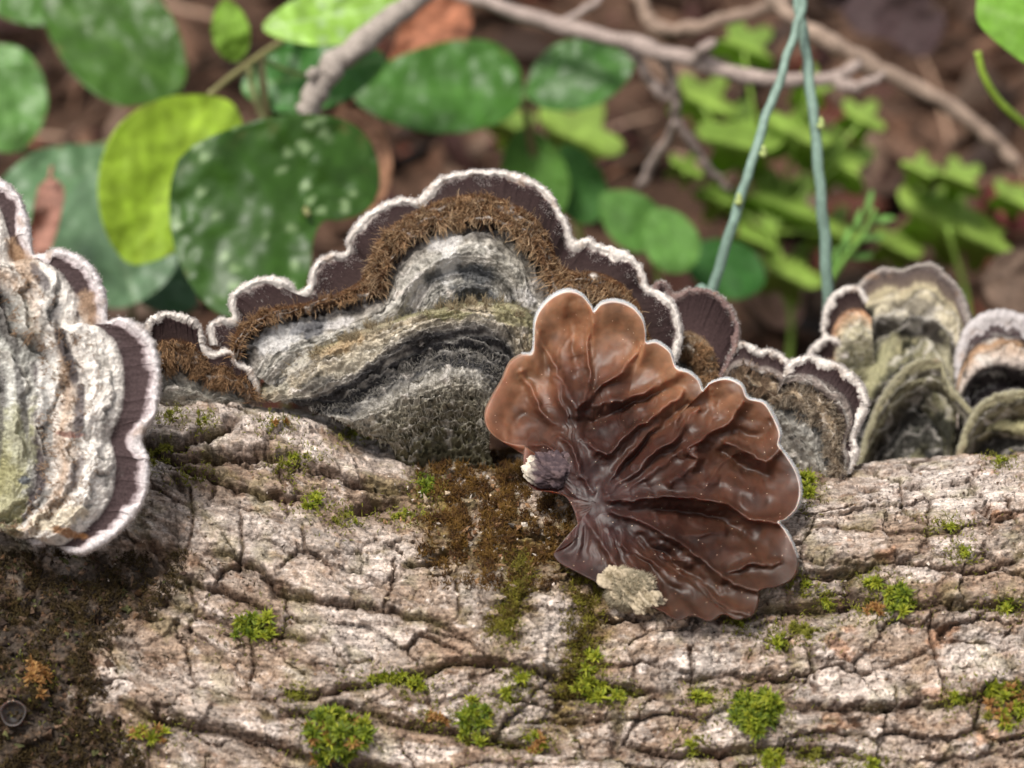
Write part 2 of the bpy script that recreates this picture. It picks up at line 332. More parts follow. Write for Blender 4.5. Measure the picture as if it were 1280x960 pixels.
def build_bark(X, Q, PF, B0):
    """X photo pixels along, Q arc length down in 1/100 cm. Returns height (1/100 cm), colour, label."""
    B = B0 - flow(X)
    wx = 9 * fbm(X / 45, Q / 45, 1, 4); wy = 13 * fbm(X / 70, Q / 50, 9, 5, .6)
    x1, y1 = X + wx, B + wy
    f1, f2, id1, cx1, cy1 = voro(x1 / 165, y1 / 58, 11)
    e1 = (f2 - f1) * 62 / 2 * 1.2
    g1, g2, id2, cx2, cy2 = voro((x1 + 3 * noise2(X / 6, Q / 6, 3)) / 84, (y1) / 74, 21)
    e2 = (g2 - g1) * 78 / 2
    r1 = h01(id1, 3); r2 = h01(id2, 5, 1); r3 = h01(id1, id2, 7)
    h = 20 * fbm(X / 260, B / 150, 70, 3) + 8 * (r1 - .5) + 7 * (r2 - .5) + 6 * (r3 - .5)
    h = h + 62 * .07 * cy1 + 78 * .09 * cx2 * (h01(id2, 8) - .5) * 2 + 88 * .07 * cy2 * h01(id2, 9)
    flat = ss(600, 500, X) * ss(600, 640, PF); fa = (1 - .6 * flat) * ss(-.1, .6, fbm(X / 120, Q / 70, 73, 2)); h = h - 14 * np.exp(-(e1 / 2.6) ** 2) * (.12 + .9 * fa)
    ck = ss(-.4, .25, fbm(X / 70, Q / 50, 74, 2))
    wv = 1 + 1.1 * fbm(X / 40, Q / 40, 76, 3); wv = np.clip(wv, .35, 2.4); h = h - 9 * np.exp(-(e2 / (1.7 * wv)) ** 2) * ck
    bits = np.zeros(X.shape, np.int64); fd = np.full(X.shape, 99.)
    for k, (pl, dep, wd, lip) in enumerate(FUR):
        pts = [(a, float(b)) for a, b in pl]
        x0, x1_ = pts[0][0], pts[-1][0]
        m = (X > x0 - 90) & (X < x1_ + 90)
        ym = [b for a, b in pts]; m &= (PF > min(ym) - 90) & (PF < max(ym) + 90)
        if not m.any(): continue
        xx = X[m] + 6 * fbm(X[m] / 30, Q[m] / 30, 80 + k, 3); yy = PF[m] + 7 * fbm(X[m] / 34, Q[m] / 34, 90 + k, 4, .6)
        d, s, t = polydist(xx, yy, pts)
        fade = ss(0, .12, t) * ss(1, .88, t)
        hh = -dep * np.exp(-(d / wd) ** 2) * (.4 + .6 * fade) + np.where(s > 0, lip * .8 * np.exp(-d / 18), -lip * .5 * np.exp(-d / 25)) * fade
        h[m] += hh; fd[m] = np.minimum(fd[m], d / wd)
        b_ = ((s > 0) & (d < 60)).astype(np.int64) * (k + 1); bits[m] = bits[m] * 3 + b_
    for k, pl in enumerate(VCR):
        pts = [(a, float(b)) for a, b in pl]; xs = [a for a, b in pts]; ys = [b for a, b in pts]
        m = (X > min(xs) - 30) & (X < max(xs) + 30) & (PF > min(ys) - 30) & (PF < max(ys) + 30)
        if not m.any(): continue
        d, s, t = polydist(X[m] + 3 * fbm(X[m] / 12, Q[m] / 12, 130 + k, 3), PF[m], pts)
        h[m] -= 9 * np.exp(-(d / 2.0) ** 2); fd[m] = np.minimum(fd[m], d / 2.5)
    # layered flakes
    t = fbm(X / 100 + .3 * r2, B / 55, 31, 6, .62) * 2.8 + 2 * r2
    fl = np.floor(t); fr = t - fl; terr = fl + ss(0, .05, fr)
    h = h + 5.4 * terr * (1 - .35 * flat)
    t2 = fbm(X / 34, B / 22, 37, 5, .62) * 2.4; fl2 = np.floor(t2); fr2 = t2 - fl2
    h = h + 2.6 * (fl2 + ss(0, .08, fr2))
    rough_zone = ss(.0, .7, fbm(X / 110, B / 50, 39, 3) + .2)
    h = h + (1 - .6 * flat) * (1.2 + 3.6 * rough_zone) * fbm(X / 11, B / 8, 41, 4, .6) + .8 * fbm(X / 3.5, Q / 3.0, 45, 2)
    g3 = voro((X + 2 * noise2(X / 5, Q / 5, 4)) / 24, B / 19, 65); e3 = (g3[1] - g3[0]) * 11; z3 = ss(.0, .5, fbm(X / 90, B / 60, 66, 3) + .15)
    h = h - 3.2 * np.exp(-(e3 / 1.3) ** 2) * z3 + 3.2 * (h01(g3[2], 4) - .5) * z3
    pit = voro(X / 9, Q / 9, 61); pm = ss(.22, .12, pit[0]) * (h01(pit[2], 9) < .34) * ss(.0, .5, fbm(X / 60, Q / 60, 62, 2))
    h = h - 2.6 * pm
    # ---- colour
    pale = (.54, .46, .41); tan = (.31, .23, .175); grey = (.32, .275, .245); brown = (.16, .095, .06)
    n1 = fbm(X / 75, B / 38, 200, 5, .6); n2 = fbm(X / 16, B / 11, 206, 4, .6)
    c = mix(tan, grey, ss(-.4, .5, fbm(X / 120, B / 90, 210, 3)))
    wt = ss(.0, .28, n1 + .35 * n2 + .7 * (r3 - .5)) * (.45 + .55 * ss(.03, .2, fr))
    c = mix(c, pale, wt * (.45 + .5 * ss(-.3, .4, n2))); c = mix(c, (.30, .225, .17), ss(.1, .35, fr) * ss(.5, .35, fr) * .5)
    c = mix(c, (.66, .585, .545), ss(.32, .55, n1 + .4 * n2 + .22 * ss(640, 540, PF)) * .75)
    c = mix(c, (.25, .165, .115), ss(.1, .7, -n1 + .5 * n2) * .7)                   # weathered inner layers
    c = mix(c, brown, ss(.3, .9, rough_zone) * ss(-.1, .5, n2) * .55)
    c = mix(c, (.40, .21, .12), ss(.35, .6, fbm(X / 60, B / 34, 220, 4)) * ss(850, 1000, X) * .6)   # reddish inner bark
    for (wx0, wy0, ra, rb_, k_) in WHT:
        m = (np.abs(X - wx0) < ra * 2) & (np.abs(PF - wy0) < rb_ * 2.2)
        if m.any():
            q = np.hypot((X[m] - wx0) / ra, (PF[m] - wy0) / rb_) + .5 * n2[m] + .35 * n1[m] + .3 * (fr[m] < .12)
            c[m] = mix(c[m], np.array((.70, .63, .59)), ss(1.05, .8, q) * k_ * .8 * (.8 + .3 * n2[m]))
            sp_ = voro(X[m] / 7, PF[m] / 7, 64); c[m] = mix(c[m], (.05, .04, .04), ss(.26, .14, sp_[0]) * (h01(sp_[2], 3) < .4) * ss(1.1, .8, q) * k_)
    edge = np.maximum(np.exp(-(e1 / 3.6) ** 2) * (.25 + .75 * fa), np.exp(-(e2 / (2.0 * wv)) ** 2) * .8 * ck); edge = np.maximum(edge, np.exp(-(fd / 1.25) ** 2)); edge = np.maximum(edge, .55 * z3 * np.exp(-(e3 / 1.6) ** 2))
    c = mix(c, (.085, .05, .032), edge * .85)                                            # soil and rot held in the cracks
    c = mix(c, (.03, .022, .02), pm * .85)
    alg = ss(.1, .6, fbm(X / 50, Q / 50, 230, 4) + .25 * edge)
    c = mix(c, (.17, .17, .04), alg * .25)
    # damp dark rot at the lower left, moss-stained strip below the tuft of brown moss
    PYa = PF
    low = ss(25, -35, X - dark_edge(PYa) + 75 * fbm(X / 50, Q / 50, 240, 5, .6)) * ss(655, 735, PYa + 25 * fbm(X / 40, Q / 40, 245, 3))
    low = low * ss(-330, -210, X + 80 * fbm(X / 60, Q / 60, 247, 3))
    mud = mix((.026, .018, .012), (.09, .052, .026), ss(-.2, .6, fbm(X / 25, Q / 25, 250, 4, .6)))
    c = mix(c, mud, low * .92)
    h = h - 20 * low + low * 9 * fbm(X / 22, Q / 22, 255, 4, .6)
    st = [(620, 590), (640, 650), (650, 700), (650, 760), (640, 790)]; st2 = [(700, 660), (740, 730), (745, 790), (720, 850), (700, 900)]; st3 = [(540, 600), (560, 680), (600, 700), (690, 700)]
    for pl, wd in ((st, 26), (st2, 24), (st3, 32)):
        pts = [(a, float(b)) for a, b in pl]
        d, s, t = polydist(X + 22 * fbm(X / 30, Q / 30, 260, 4), PF + 18 * fbm(X / 30, Q / 30, 264, 4), pts)
        k = np.exp(-(d / wd) ** 2)
        c = mix(c, mix((.10, .06, .02), (.20, .15, .04), ss(-.3, .6, n2)), k * .8); h = h - 8 * k + 5 * k * fbm(X / 8, Q / 8, 268, 3)
    c = c * np.array([1.03, 1.0, .96])
    lab = (id1 * 131 + id2 * 7 + bits * 100003) 
    crack = (np.maximum(np.exp(-(e1 / 3.6) ** 2), np.exp(-(e2 / 2.0) ** 2)) > .8) | (fd < .5)
    return h, c, lab, crack, low

sil = lambda x: np.interp(x, [-400, 0, 90, 200, 300, 400, 470, 540, 640, 760, 900, 1060, 1180, 1280, 1700], [50, 70, 92, 98, 88, 66, 36, 10, 8, 5, 3, -4, 4, 14, 10])
def radial(X, Qd, hh):
    a = -Qd / (R * 100)
    return R + hh / 100 + sil(X) / 100 * ss(.55, 1.35, a) * ss(2.9, 1.9, a)
def log_pt(X, a, r):
    s = 1.08
    return CAMP[None, None] + (CD + DC - r * np.cos(a))[..., None] * FW + (VC + r * np.sin(a))[..., None] * UP + ((X - 640) / 100 * (1 + .0))[..., None] * RT
# columns are laid out so that they cover the frame densely; x is true centimetres here, X the nominal pixel
xs = np.r_[np.linspace(-1100, -110, 230)[:-1], np.linspace(-110, 1400, 1020), np.linspace(1400, 2500, 200)[1:]]
an = np.r_[np.linspace(-3.0, -.42, 60)[:-1], np.linspace(-.42, 1.15, 520), np.linspace(1.15, 1.75, 90)[1:], np.linspace(1.75, 3.2832, 50)[1:]]
AA, XX = np.meshgrid(an, xs, indexing='ij')
# nominal pixel of a column depends on depth: keep a pixel-true X for bark features
dep = DC - R * np.cos(AA); XW = (XX - 640) * 1.06 + 640                   # world x in 1/100 cm
XP = 640 + (XW - 640) * CD / (CD + dep)
S0 = log_pt(XW, AA, radial(XP, -AA * R * 100, 0 * AA)); _pf = PROJ(S0.reshape(-1, 3)); PFg = _pf[1].reshape(AA.shape)
# bark coordinate: grows with the visible height where the log faces us, never slower than 0.42 of the arc
i0 = np.argmin(np.abs(an)); dq = np.maximum(-np.gradient(PFg, axis=0), .42 * np.gradient(AA, axis=0) * R * 100)
BC = -np.cumsum(dq, axis=0); BC = BC - BC[i0:i0 + 1] + PFg[i0:i0 + 1] - 1080
PFm = np.where(AA > 1.62, PFg - 2000, PFg)
hB, cB, lab, crack, low = build_bark(XP.ravel(), (-AA * R * 100).ravel(), PFm.ravel(), BC.ravel())
hB = hB.reshape(AA.shape)
seam = ss(-3.0, -2.6, AA) * ss(3.2832, 2.9, AA)
r_ = radial(XP, -AA * R * 100, hB * seam)
# moss-covered shoulder under the ear is a lump
ad = np.where((AA > .25) & (AA < 1.9), .25 + (AA - .25) * .18, AA); bl = ss(2.6, 1.5, AA); ad = AA * (1 - bl) + ad * bl
HH = (hB * seam / 100)[..., None]
LV = log_pt(XW, AA, radial(XP, -AA * R * 100, 0 * AA)) + HH * (-np.cos(ad)[..., None] * FW + np.sin(ad)[..., None] * UP)
taper = 1
colG = cB.reshape(AA.shape + (3,))
log = empty('fallen_log', (LOGC[0], LOGC[1], LOGC[2] - R))
tag(log, 'fallen log with cracked, flaking pale grey bark lying across the foreground', 'log')
NR, NC = AA.shape
F = gridfaces(NR, NC)
fl = lab.reshape(AA.shape)[:-1, :-1].ravel()
vis = ((AA > -.40) & (AA < 1.5) & (XX > -60) & (XX < 1340))[:-1, :-1].ravel() & ~(crack.reshape(AA.shape)[:-1, :-1].ravel()) & ~(low.reshape(AA.shape)[:-1, :-1].ravel() > .6)
u, inv, cnt = np.unique(np.where(vis, fl, -1), return_inverse=True, return_counts=True)
order = np.argsort(-cnt); order = [k for k in order if u[k] != -1 and cnt[k] > 140][:290]
Vall = LV.reshape(-1, 3) - np.array(log.location); Call = colG.reshape(-1, 3)
take = np.zeros(len(F), bool)
def biggest(F, m):
    # keep only the largest face-connected piece of a plate
    idx = np.where(m)[0]; lb = {int(i): int(i) for i in idx}
    rr, cc_ = idx // (NC - 1), idx % (NC - 1); r0, c0 = rr.min(), cc_.min(); g = np.full((rr.max() - r0 + 3, cc_.max() - c0 + 3), 0, int); g[rr - r0 + 1, cc_ - c0 + 1] = np.arange(1, len(idx) + 1)
    M_ = g > 0
    while True:
        n_ = g.copy()
        for ax_, sh in ((0, 1), (0, -1), (1, 1), (1, -1)): n_ = np.maximum(n_, np.roll(g, sh, ax_))
        n_ = np.where(M_, n_, 0)
        if (n_ == g).all(): break
        g = n_
    v_ = g[rr - r0 + 1, cc_ - c0 + 1]; u_, c_ = np.unique(v_, return_counts=True); out = np.zeros(len(F), bool); out[idx[v_ == u_[np.argmax(c_)]]] = True
    return out
def sub(Fs):
    ids, iv = np.unique(Fs, return_inverse=True); return Vall[ids], iv.reshape(Fs.shape), Call[ids], ids
for k in order:
    m = inv == k; m = biggest(F, m); take |= m
    V, Fk, C, _ = sub(F[m])
    o0 = V.mean(0); o = link('bark_plate', mkmesh('bark_plate', V - o0, Fk, C, M_BARK), log); o.location = Vector(o0)
V, Fk, C, _ = sub(F[~take])
o = link('log_body', mkmesh('log_body', V, Fk, C, M_BARK), log); o.location = (0, 0, 0)
for col_i in (0, NC - 1):
    ring = Vall.reshape(NR, NC, 3)[:, col_i]; cen = ring.mean(0)
    rr = np.concatenate([cen[None, None] * (1 - t) + ring[None] * t for t in (0.02, .3, .6, .9, 1.0)], 0)
    cc = mix((.30, .2, .12), (.18, .11, .07), ss(-.3, .4, fbm(rr[..., 1] * 3, rr[..., 2] * 3, 300, 3)))
    o = link('cut_end', mkmesh('cut_end', rr.reshape(-1, 3), gridfaces(5, NR), cc.reshape(-1, 3), M_BARK), log); o.location = (0, 0, 0)
# visible-surface lookup
px_, py_, d_ = PROJ(LV.reshape(-1, 3)); LN = norms(LV).reshape(-1, 3); LVf = LV.reshape(-1, 3)
Lc = LVf - LOGC; Lc[:, 0] = 0; LN = LN * np.sign((LN * Lc).sum(1, keepdims=True))
keep = np.where((px_ > -60) & (px_ < 1340) & (py_ > 420) & (py_ < 1000) & ((AA.ravel()) > -.5) & (AA.ravel() < 1.7))[0]
CELL = 3; bx = ((px_[keep] + 60) / CELL).astype(int); by = ((py_[keep] - 420) / CELL).astype(int)
buf = np.full((200, 480), -1, int); o_ = np.argsort(-d_[keep]); buf[by[o_], bx[o_]] = keep[o_]
def surf(px, py):
    ix, iy = int((px + 60) / CELL), int((py - 420) / CELL)
    for r in range(0, 60):
        for yy in range(iy, min(iy + r + 1, 199) + 1):
            for xx in (ix - r, ix + r) if yy < iy + r else range(ix - r, ix + r + 1):
                if 0 <= xx < 480 and 0 <= yy < 200 and buf[yy, xx] >= 0: k = buf[yy, xx]; return LVf[k], LN[k], d_[k]
    k = keep[0]; return LVf[k], LN[k], d_[k]

# ---------------------------------------------------------------- bracket fungi
WHITE = (.72, .66, .60); PURP = (.030, .018, .018); BRIS = (.07, .032, .014); GREY = (.36, .34, .30); DGREY = (.13, .125, .12); BLACK = (.045, .043, .046); TANF = (.42, .35, .25); OLIVE = (.24, .22, .12)
def monotone(A):
    # rows never turn back towards the rim
    ax = A[-1, :, :2] - A[1, :, :2]; L = np.linalg.norm(ax, axis=1, keepdims=True); ax = smooth1(ax / L, 8); ax /= np.linalg.norm(ax, axis=1, keepdims=True)
    s = ((A[..., :2] - A[1:2, :, :2]) * ax[None]).sum(-1); s2 = s.copy(); n = len(A)
    for k in range(4, n):
        rest = L[:, 0] - s2[k - 1]; s2[k] = np.maximum(s2[k], s2[k - 1] + np.minimum(4, np.maximum(rest, 0) / (n - k + 1) + .3))
        d = smooth1((s2[k] - s[k])[:, None], 5)[:, 0] if k > 4 else s2[k] - s[k]; s2[k] = np.maximum(s2[k - 1] + .3, s[k] + d)
    A = A.copy(); A[..., :2] += (s2 - s)[..., None] * ax[None]; return A
def loft(rows, vpos, nu, nv):
    """rows: list of (n,3) px,py,depth contours resampled to nu; vpos their positions 0..1"""
    A = np.stack([r if len(r) == nu else resample(r, nu) for r in rows]); A = monotone(A); v = np.linspace(0, 1, nv); vp = np.asarray(vpos)
    # monotone cubic-ish: catmull with finite-difference tangents
    m = np.zeros_like(A)
    m[1:-1] = ((A[2:] - A[:-2]) / (vp[2:] - vp[:-2])[:, None, None]); m[0] = (A[1] - A[0]) / (vp[1] - vp[0]); m[-1] = (A[-1] - A[-2]) / (vp[-1] - vp[-2])
    i = np.clip(np.searchsorted(vp, v, side='right') - 1, 0, len(vp) - 2); hh = (vp[i + 1] - vp[i]); t = ((v - vp[i]) / hh)[:, None, None]; hh = hh[:, None, None]
    G = (2 * t ** 3 - 3 * t ** 2 + 1) * A[i] + (t ** 3 - 2 * t ** 2 + t) * hh * m[i] * .8 + (-2 * t ** 3 + 3 * t ** 2) * A[i + 1] + (t ** 3 - t ** 2) * hh * m[i + 1] * .8
    return G
def cstops(v, stops):
    vp = [s[0] for s in stops]; return np.stack([np.interp(v, vp, [s[1][k] for s in stops]) for k in range(3)], -1)
def cap(name, rows, vpos, stops, parent, nu=420, nv=240, seed=0, rel=.05, ridges=0, thick=.18, rough_from=.2, mottle=.25, wav=.012, mat=None, extra=None, paint=(), band=1.3, lobe=.010, bf=26, ledge=.07, nl=11):
    """a bracket lobe lofted through zone contours; returns grid, normals, v, colour for the hairs"""
    G = loft(rows, vpos, nu, nv); W = P(G[..., 0], G[..., 1], G[..., 2])
    v = np.broadcast_to(np.linspace(0, 1, nv)[:, None], (nv, nu)); N = norms(W)
    x, y = G[..., 0], G[..., 1]
    vz = v + wav * fbm(x / 22, y / 22, seed + 1, 4) * ss(.03, .2, v)
    rz = ss(rough_from, rough_from + .08, v)
    vz = vz + (.012 * fbm(x / 6, y / 6, seed + 21, 3) + .016 * fbm(x / 34, y / 34, seed + 23, 2)) * ss(.018, .04, v) * ss(.2, .09, v)
    disp = rel * rz * (fbm(x / 17, y / 17, seed + 3, 5, .62)) + rel * .35 * rz * fbm(x / 4.5, y / 4.5, seed + 8, 3) + .006 * fbm(x / 9, y / 9, seed + 5, 3)
    if ridges: disp = disp + .045 * rz * np.sin(vz * ridges * 6.283 + 1.5 * noise2(x / 60, y / 60, seed))
    disp = disp + .012 * ss(.15, .0, v) * fbm(x / 6, y / 6, seed + 9, 3)
    if extra is not None: disp = disp + extra(x, y, v)
    bz = ss(rough_from + .02, rough_from + .12, v) * ss(1.0, .93, v); uu = np.arange(nu)[None, :] / nu
    bn = fbm(uu * 7 + seed, vz * bf + .5 * fbm(x / 40, y / 40, seed + 41, 2), seed + 42, 4, .55) * np.ones_like(v)
    disp = disp + .05 * band * bz * bn + .03 * band * bz * (1 - 2.4 * np.abs(fbm(uu * 5, vz * bf * .6 + 3, seed + 45, 3)))
    lf = vz * nl + .9 * fbm(uu * 4 + seed * .1, v * 2.5, seed + 51, 3) + .25 * fbm(x / 18, y / 18, seed + 53, 3); lf = lf - np.floor(lf); lz = bz * ss(-.5, .1, fbm(uu * 6, v * 4, seed + 57, 2))
    disp = disp + ledge * lz * ((1 - lf) ** 1.5 * ss(0, .06, lf) + .0)
    Mr = rows[1][:, :2] if len(rows[1]) == nu else resample(rows[1], nu)[:, :2]
    lb = ((Mr - smooth1(Mr, nu // 16)) * (smooth1(Mr, nu // 16) - resample(rows[-1], nu)[:, :2])); lb = lb.sum(1) / (np.linalg.norm(smooth1(Mr, nu // 16) - resample(rows[-1], nu)[:, :2], axis=1) + 1)
    disp = disp + lobe * np.clip(lb, -14, 14)[None] * ss(.5, .08, v) * ss(.0, .04, v)
    DF = -FW * .9 + UP * .42; W = W + DF * disp[..., None]; N = norms(W)
    c = cstops(vz, stops)
    mt = fbm(x / 14, y / 9, seed + 12, 4, .6)
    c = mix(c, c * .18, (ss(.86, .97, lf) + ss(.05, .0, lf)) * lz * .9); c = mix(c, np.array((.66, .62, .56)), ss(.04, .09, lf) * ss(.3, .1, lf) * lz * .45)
    c = mix(c, c * .22, ss(.25, .6, bn) * bz * min(1, .8 * band)); c = mix(c, np.array((.62, .58, .52)), ss(-.2, -.6, bn) * bz * .55 * min(1, band))
    c = c * (1 + mottle * rz * mt)[..., None]
    c = mix(c, WHITE, ss(.35, .8, fbm(x / 26, y / 20, seed + 14, 4)) * rz * mottle * 1.4)
    c = mix(c, np.array((.30, .19, .12)), ss(.15, .7, fbm(x / 24, y / 24, seed + 27, 4)) * ss(.075, .04, v) * .6)
    for (bx_, by_, rx, ry, rot, pc, k) in paint:
        ca, sa = math.cos(math.radians(rot)), math.sin(math.radians(rot)); dx, dy = x - bx_, y - by_
        q = np.hypot((dx * ca + dy * sa) / rx, (-dx * sa + dy * ca) / ry) + .45 * fbm(x / 13, y / 13, seed + int(bx_), 5, .6)
        c = mix(c, np.array(pc), ss(1.15, .65, q) * k)
    ib = np.arange(int(nv * .05), nv, 5)[::-1]; tb = thick * ss(.0, .25, np.linspace(0, 1, nv)[ib]) + .30
    BK = W[ib] + FW * (tb[:, None, None]) + UP * .03; cbk = np.broadcast_to(np.array((.10, .06, .05)), BK.shape) * (1 + .3 * fbm(x[ib] / 20, y[ib] / 20, seed + 30, 3))[..., None]
    WW = np.concatenate([BK, W]); CC = np.concatenate([cbk, c])
    me = mkmesh(name, (WW - np.array(parent.location)).reshape(-1, 3), gridfaces(len(WW), nu), CC.reshape(-1, 3), mat or M_FUR)
    o = link(name, me, parent); o.location = (0, 0, 0)
    return dict(W=W, N=N, v=v, c=c, G=G, o=o, parent=parent)
def _back(W):
    a = W[1, 1] - W[0, 0]; n = np.cross(W[len(W) // 2, 1 + W.shape[1] // 2] - W[len(W) // 2, W.shape[1] // 2], W[len(W) // 2 + 1, W.shape[1] // 2] - W[len(W) // 2, W.shape[1] // 2])
    q = W[len(W) // 2, W.shape[1] // 2]
    return bool(n @ (CAMP - q) < 0)
def fuzz(cp, name, n, v0, v1, L, rad, c0, c1, tip=(0, 0, 0), inward=0., out=1., spread=.5, nseg=3, dens=None, seed=0, usecol=None):
    """hairs on a cap between zone positions v0 and v1; inward pulls them along the zone direction towards the base"""
    W, N, G = cp['W'], cp['N'], cp['G']; nv, nu = W.shape[:2]
    ar = np.linalg.norm(np.cross(np.gradient(W, axis=0), np.gradient(W, axis=1)), axis=-1)
    vv = cp['v']; jit = (.05 if 'brown' in name else .014) * fbm(G[..., 0] / 18, G[..., 1] / 18, seed + 77, 3)
    m = ar * ((vv + jit > v0) & (vv + jit < v1))
    if 'brown' in name: m = m * np.clip(.12 + 2.0 * fbm(G[..., 0] / 13, G[..., 1] / 13, seed + 91, 3), .04, 2)
    if name == 'rim_fuzz': m = m * np.clip(.6 + 1.3 * fbm(G[..., 0] / 16, G[..., 1] / 16, seed + 97, 3), .05, 2)
    if dens is not None: m = m * dens(G[..., 0], G[..., 1], vv)
    p = (m / m.sum()).ravel(); k = rng.choice(nv * nu, n, p=p)
    iw = np.gradient(W, axis=0); iw /= np.linalg.norm(iw, axis=-1, keepdims=True) + 1e-9
    root = W.reshape(-1, 3)[k] + rng.normal(size=(n, 3)) * .012; nn = N.reshape(-1, 3)[k]; ii = iw.reshape(-1, 3)[k]
    cl = rng.normal(size=(n, 3)); gx_, gy_ = G[..., 0].ravel()[k], G[..., 1].ravel()[k]
    clump = np.stack([noise2(gx_ / 9, gy_ / 9, seed + 60), noise2(gx_ / 9, gy_ / 9, seed + 61), noise2(gx_ / 9, gy_ / 9, seed + 62)], 1)
    if 'bristle' in name:
        vf = voro(gx_ / 13 + .4 * noise2(gx_ / 5, gy_ / 5, 3), gy_ / 13, seed + 95)
        clump = (-vf[3] * .9)[:, None] * RT + (vf[4] * .9)[:, None] * UP; cl = cl * .45; spread_ = 1.5
    else: spread_ = spread * 1.5
    d0 = nn * out + ii * inward * .4 + cl * spread * .5 + clump * (spread if spread_ != 1.5 else .2); d1 = nn * out * .3 + ii * inward + cl * spread + clump * spread_ + np.array(tip)
    ln = L * (.35 + 1.1 * rng.random(n)) * (1 + .5 * noise2(gx_ / 10, gy_ / 10, seed + 93)); a = np.clip(.5 + .5 * noise2(gx_ / 7, gy_ / 7, seed + 66) + .25 * rng.normal(size=n), 0, 1)[:, None]
    if usecol is not None: C0 = cp['c'].reshape(-1, 3)[k] * usecol[0]; C1 = cp['c'].reshape(-1, 3)[k] * usecol[1] + usecol[2]
    else: C0 = np.array(c0)[None] * (.7 + .6 * a); C1 = np.array(c1)[None] * ((.30 + .85 * a ** 1.4) if 'bristle' in name else (.55 + .7 * a))
    me = hairs(name, root - np.array(cp['parent'].location), d0, d1, ln, rad, C0, C1, M_HAIR, nseg)
    o = link(name, me, cp['parent']); o.location = (0, 0, 0); tag(o, kind='stuff'); return o
def rimrows(Mg, flip, w=13, roll=.16):
    """rounded thick rim: back, edge, front, inner"""
    Mg = Mg.copy(); u = np.arange(len(Mg)) * 1.0; hs_ = int(abs(Mg[0, 0]) + 7 * abs(Mg[0, 1]))
    Mg = inset(Mg, 1.6 * fbm(u / 7, u * 0, hs_, 3), flip); w = w * (1 + .85 * fbm(u / 30, u * 0 + 3, hs_ + 3, 3))
    a = inset(Mg, w * .35, flip); a[:, 2] += roll * 1.7
    b = Mg.copy(); b[:, 2] += roll * .75
    b2 = inset(Mg, w * .12, flip); b2[:, 2] += roll * .2
    c = inset(Mg, w * .5, flip)
    d = inset(Mg, w, flip); d[:, 2] += .03
    return [a, b, b2, c, d]
def dset(pts, d):
    pts = np.asarray(pts, float)
    if np.isscalar(d): return np.c_[pts, np.full(len(pts), d)]
    x = np.linspace(0, 1, len(pts)); return np.c_[pts, np.interp(x, np.linspace(0, 1, len(d)), d)]
def auto_rows(margin, base, dm, db, ts, dts, nu, flip, w, roll=.16, sm=3):
    Mg = resample(dset(margin, dm), nu); Bs = resample(dset(base, db), nu)
    rows = rimrows(Mg, flip, w, roll)
    for t, dd in zip(ts, dts):
        r = smooth1(Mg, sm + t * nu * .09) * (1 - t) + Bs * t; r[:, 2] += dd; rows.append(r)
    return rows
RIMV = [0, .012, .02, .035, .055]

# --- the large central bracket
cen = empty('bracket_fungus', P(600, 590, 4.2)); tag(cen, 'large hairy bracket fungus with concentric grey and black zones, middle of the log', 'fungus')
NU = 620
M0 = [(262, 432), (260, 415), (264, 404), (275, 397), (290, 396), (286, 384), (290, 368), (304, 355), (325, 347), (348, 346), (366, 354), (372, 364), (384, 356), (388, 340), (398, 325), (415, 316), (431, 314), (434, 298), (445, 280), (462, 264), (480, 254), (500, 247), (516, 248), (527, 243), (538, 230), (558, 219), (590, 213), (620, 213), (650, 218), (676, 231), (693, 246), (700, 262), (710, 278), (716, 296), (722, 300), (736, 297), (752, 306), (768, 309), (788, 318), (804, 336), (812, 358), (826, 364), (842, 378), (851, 402), (853, 430), (846, 452)]
C2 = [(285, 446), (292, 424), (300, 408), (322, 392), (350, 384), (385, 378), (410, 368), (432, 362), (452, 350), (463, 322), (480, 292), (500, 275), (530, 258), (560, 248), (600, 243), (640, 254), (672, 276), (690, 305), (700, 330), (718, 340), (740, 340), (770, 350), (795, 375), (806, 400), (814, 430), (818, 452)]
C3 = [(297, 452), (304, 434), (314, 418), (345, 400), (385, 390), (418, 381), (446, 372), (472, 368), (482, 344), (499, 314), (527, 292), (564, 280), (606, 280), (643, 294), (669, 320), (685, 348), (692, 370), (712, 366), (740, 372), (765, 388), (782, 410), (790, 434), (794, 455)]
C4 = [(318, 470), (326, 450), (340, 434), (370, 420), (410, 408), (450, 398), (482, 382), (492, 358), (510, 332), (538, 312), (570, 300), (605, 300), (636, 314), (656, 336), (668, 362), (684, 384), (706, 384), (735, 388), (755, 402), (768, 420), (776, 440), (780, 458)]
C5 = [(330, 478), (350, 455), (380, 438), (420, 425), (460, 408), (495, 388), (506, 366), (522, 345), (548, 328), (580, 318), (610, 322), (636, 336), (650, 356), (660, 380), (680, 398), (705, 405), (730, 415), (745, 430), (760, 445), (768, 460)]
C6 = [(345, 485), (370, 465), (400, 450), (440, 435), (480, 418), (510, 395), (522, 375), (536, 358), (558, 345), (585, 340), (612, 345), (630, 360), (640, 378), (650, 395), (670, 410), (695, 420), (715, 430), (735, 445), (750, 460)]
C7 = [(380, 495), (420, 470), (460, 450), (500, 425), (530, 400), (545, 380), (565, 364), (590, 358), (612, 366), (622, 385), (635, 405), (660, 425), (690, 440), (715, 455)]
B7 = [(420, 500), (470, 470), (520, 440), (555, 410), (575, 395), (592, 388), (606, 395), (616, 415), (640, 440), (690, 460)]
Mg = resample(dset(M0, [3.9, 4.3, 4.55, 4.6, 4.4, 4.2, 3.9]), NU)
Cc2 = resample(dset(C2, [3.75, 4.1, 4.3, 4.35, 4.2, 4.0, 3.8]), NU); Cc3 = resample(dset(C3, [3.6, 3.9, 4.0, 4.05, 4.0, 3.9, 3.7]), NU)
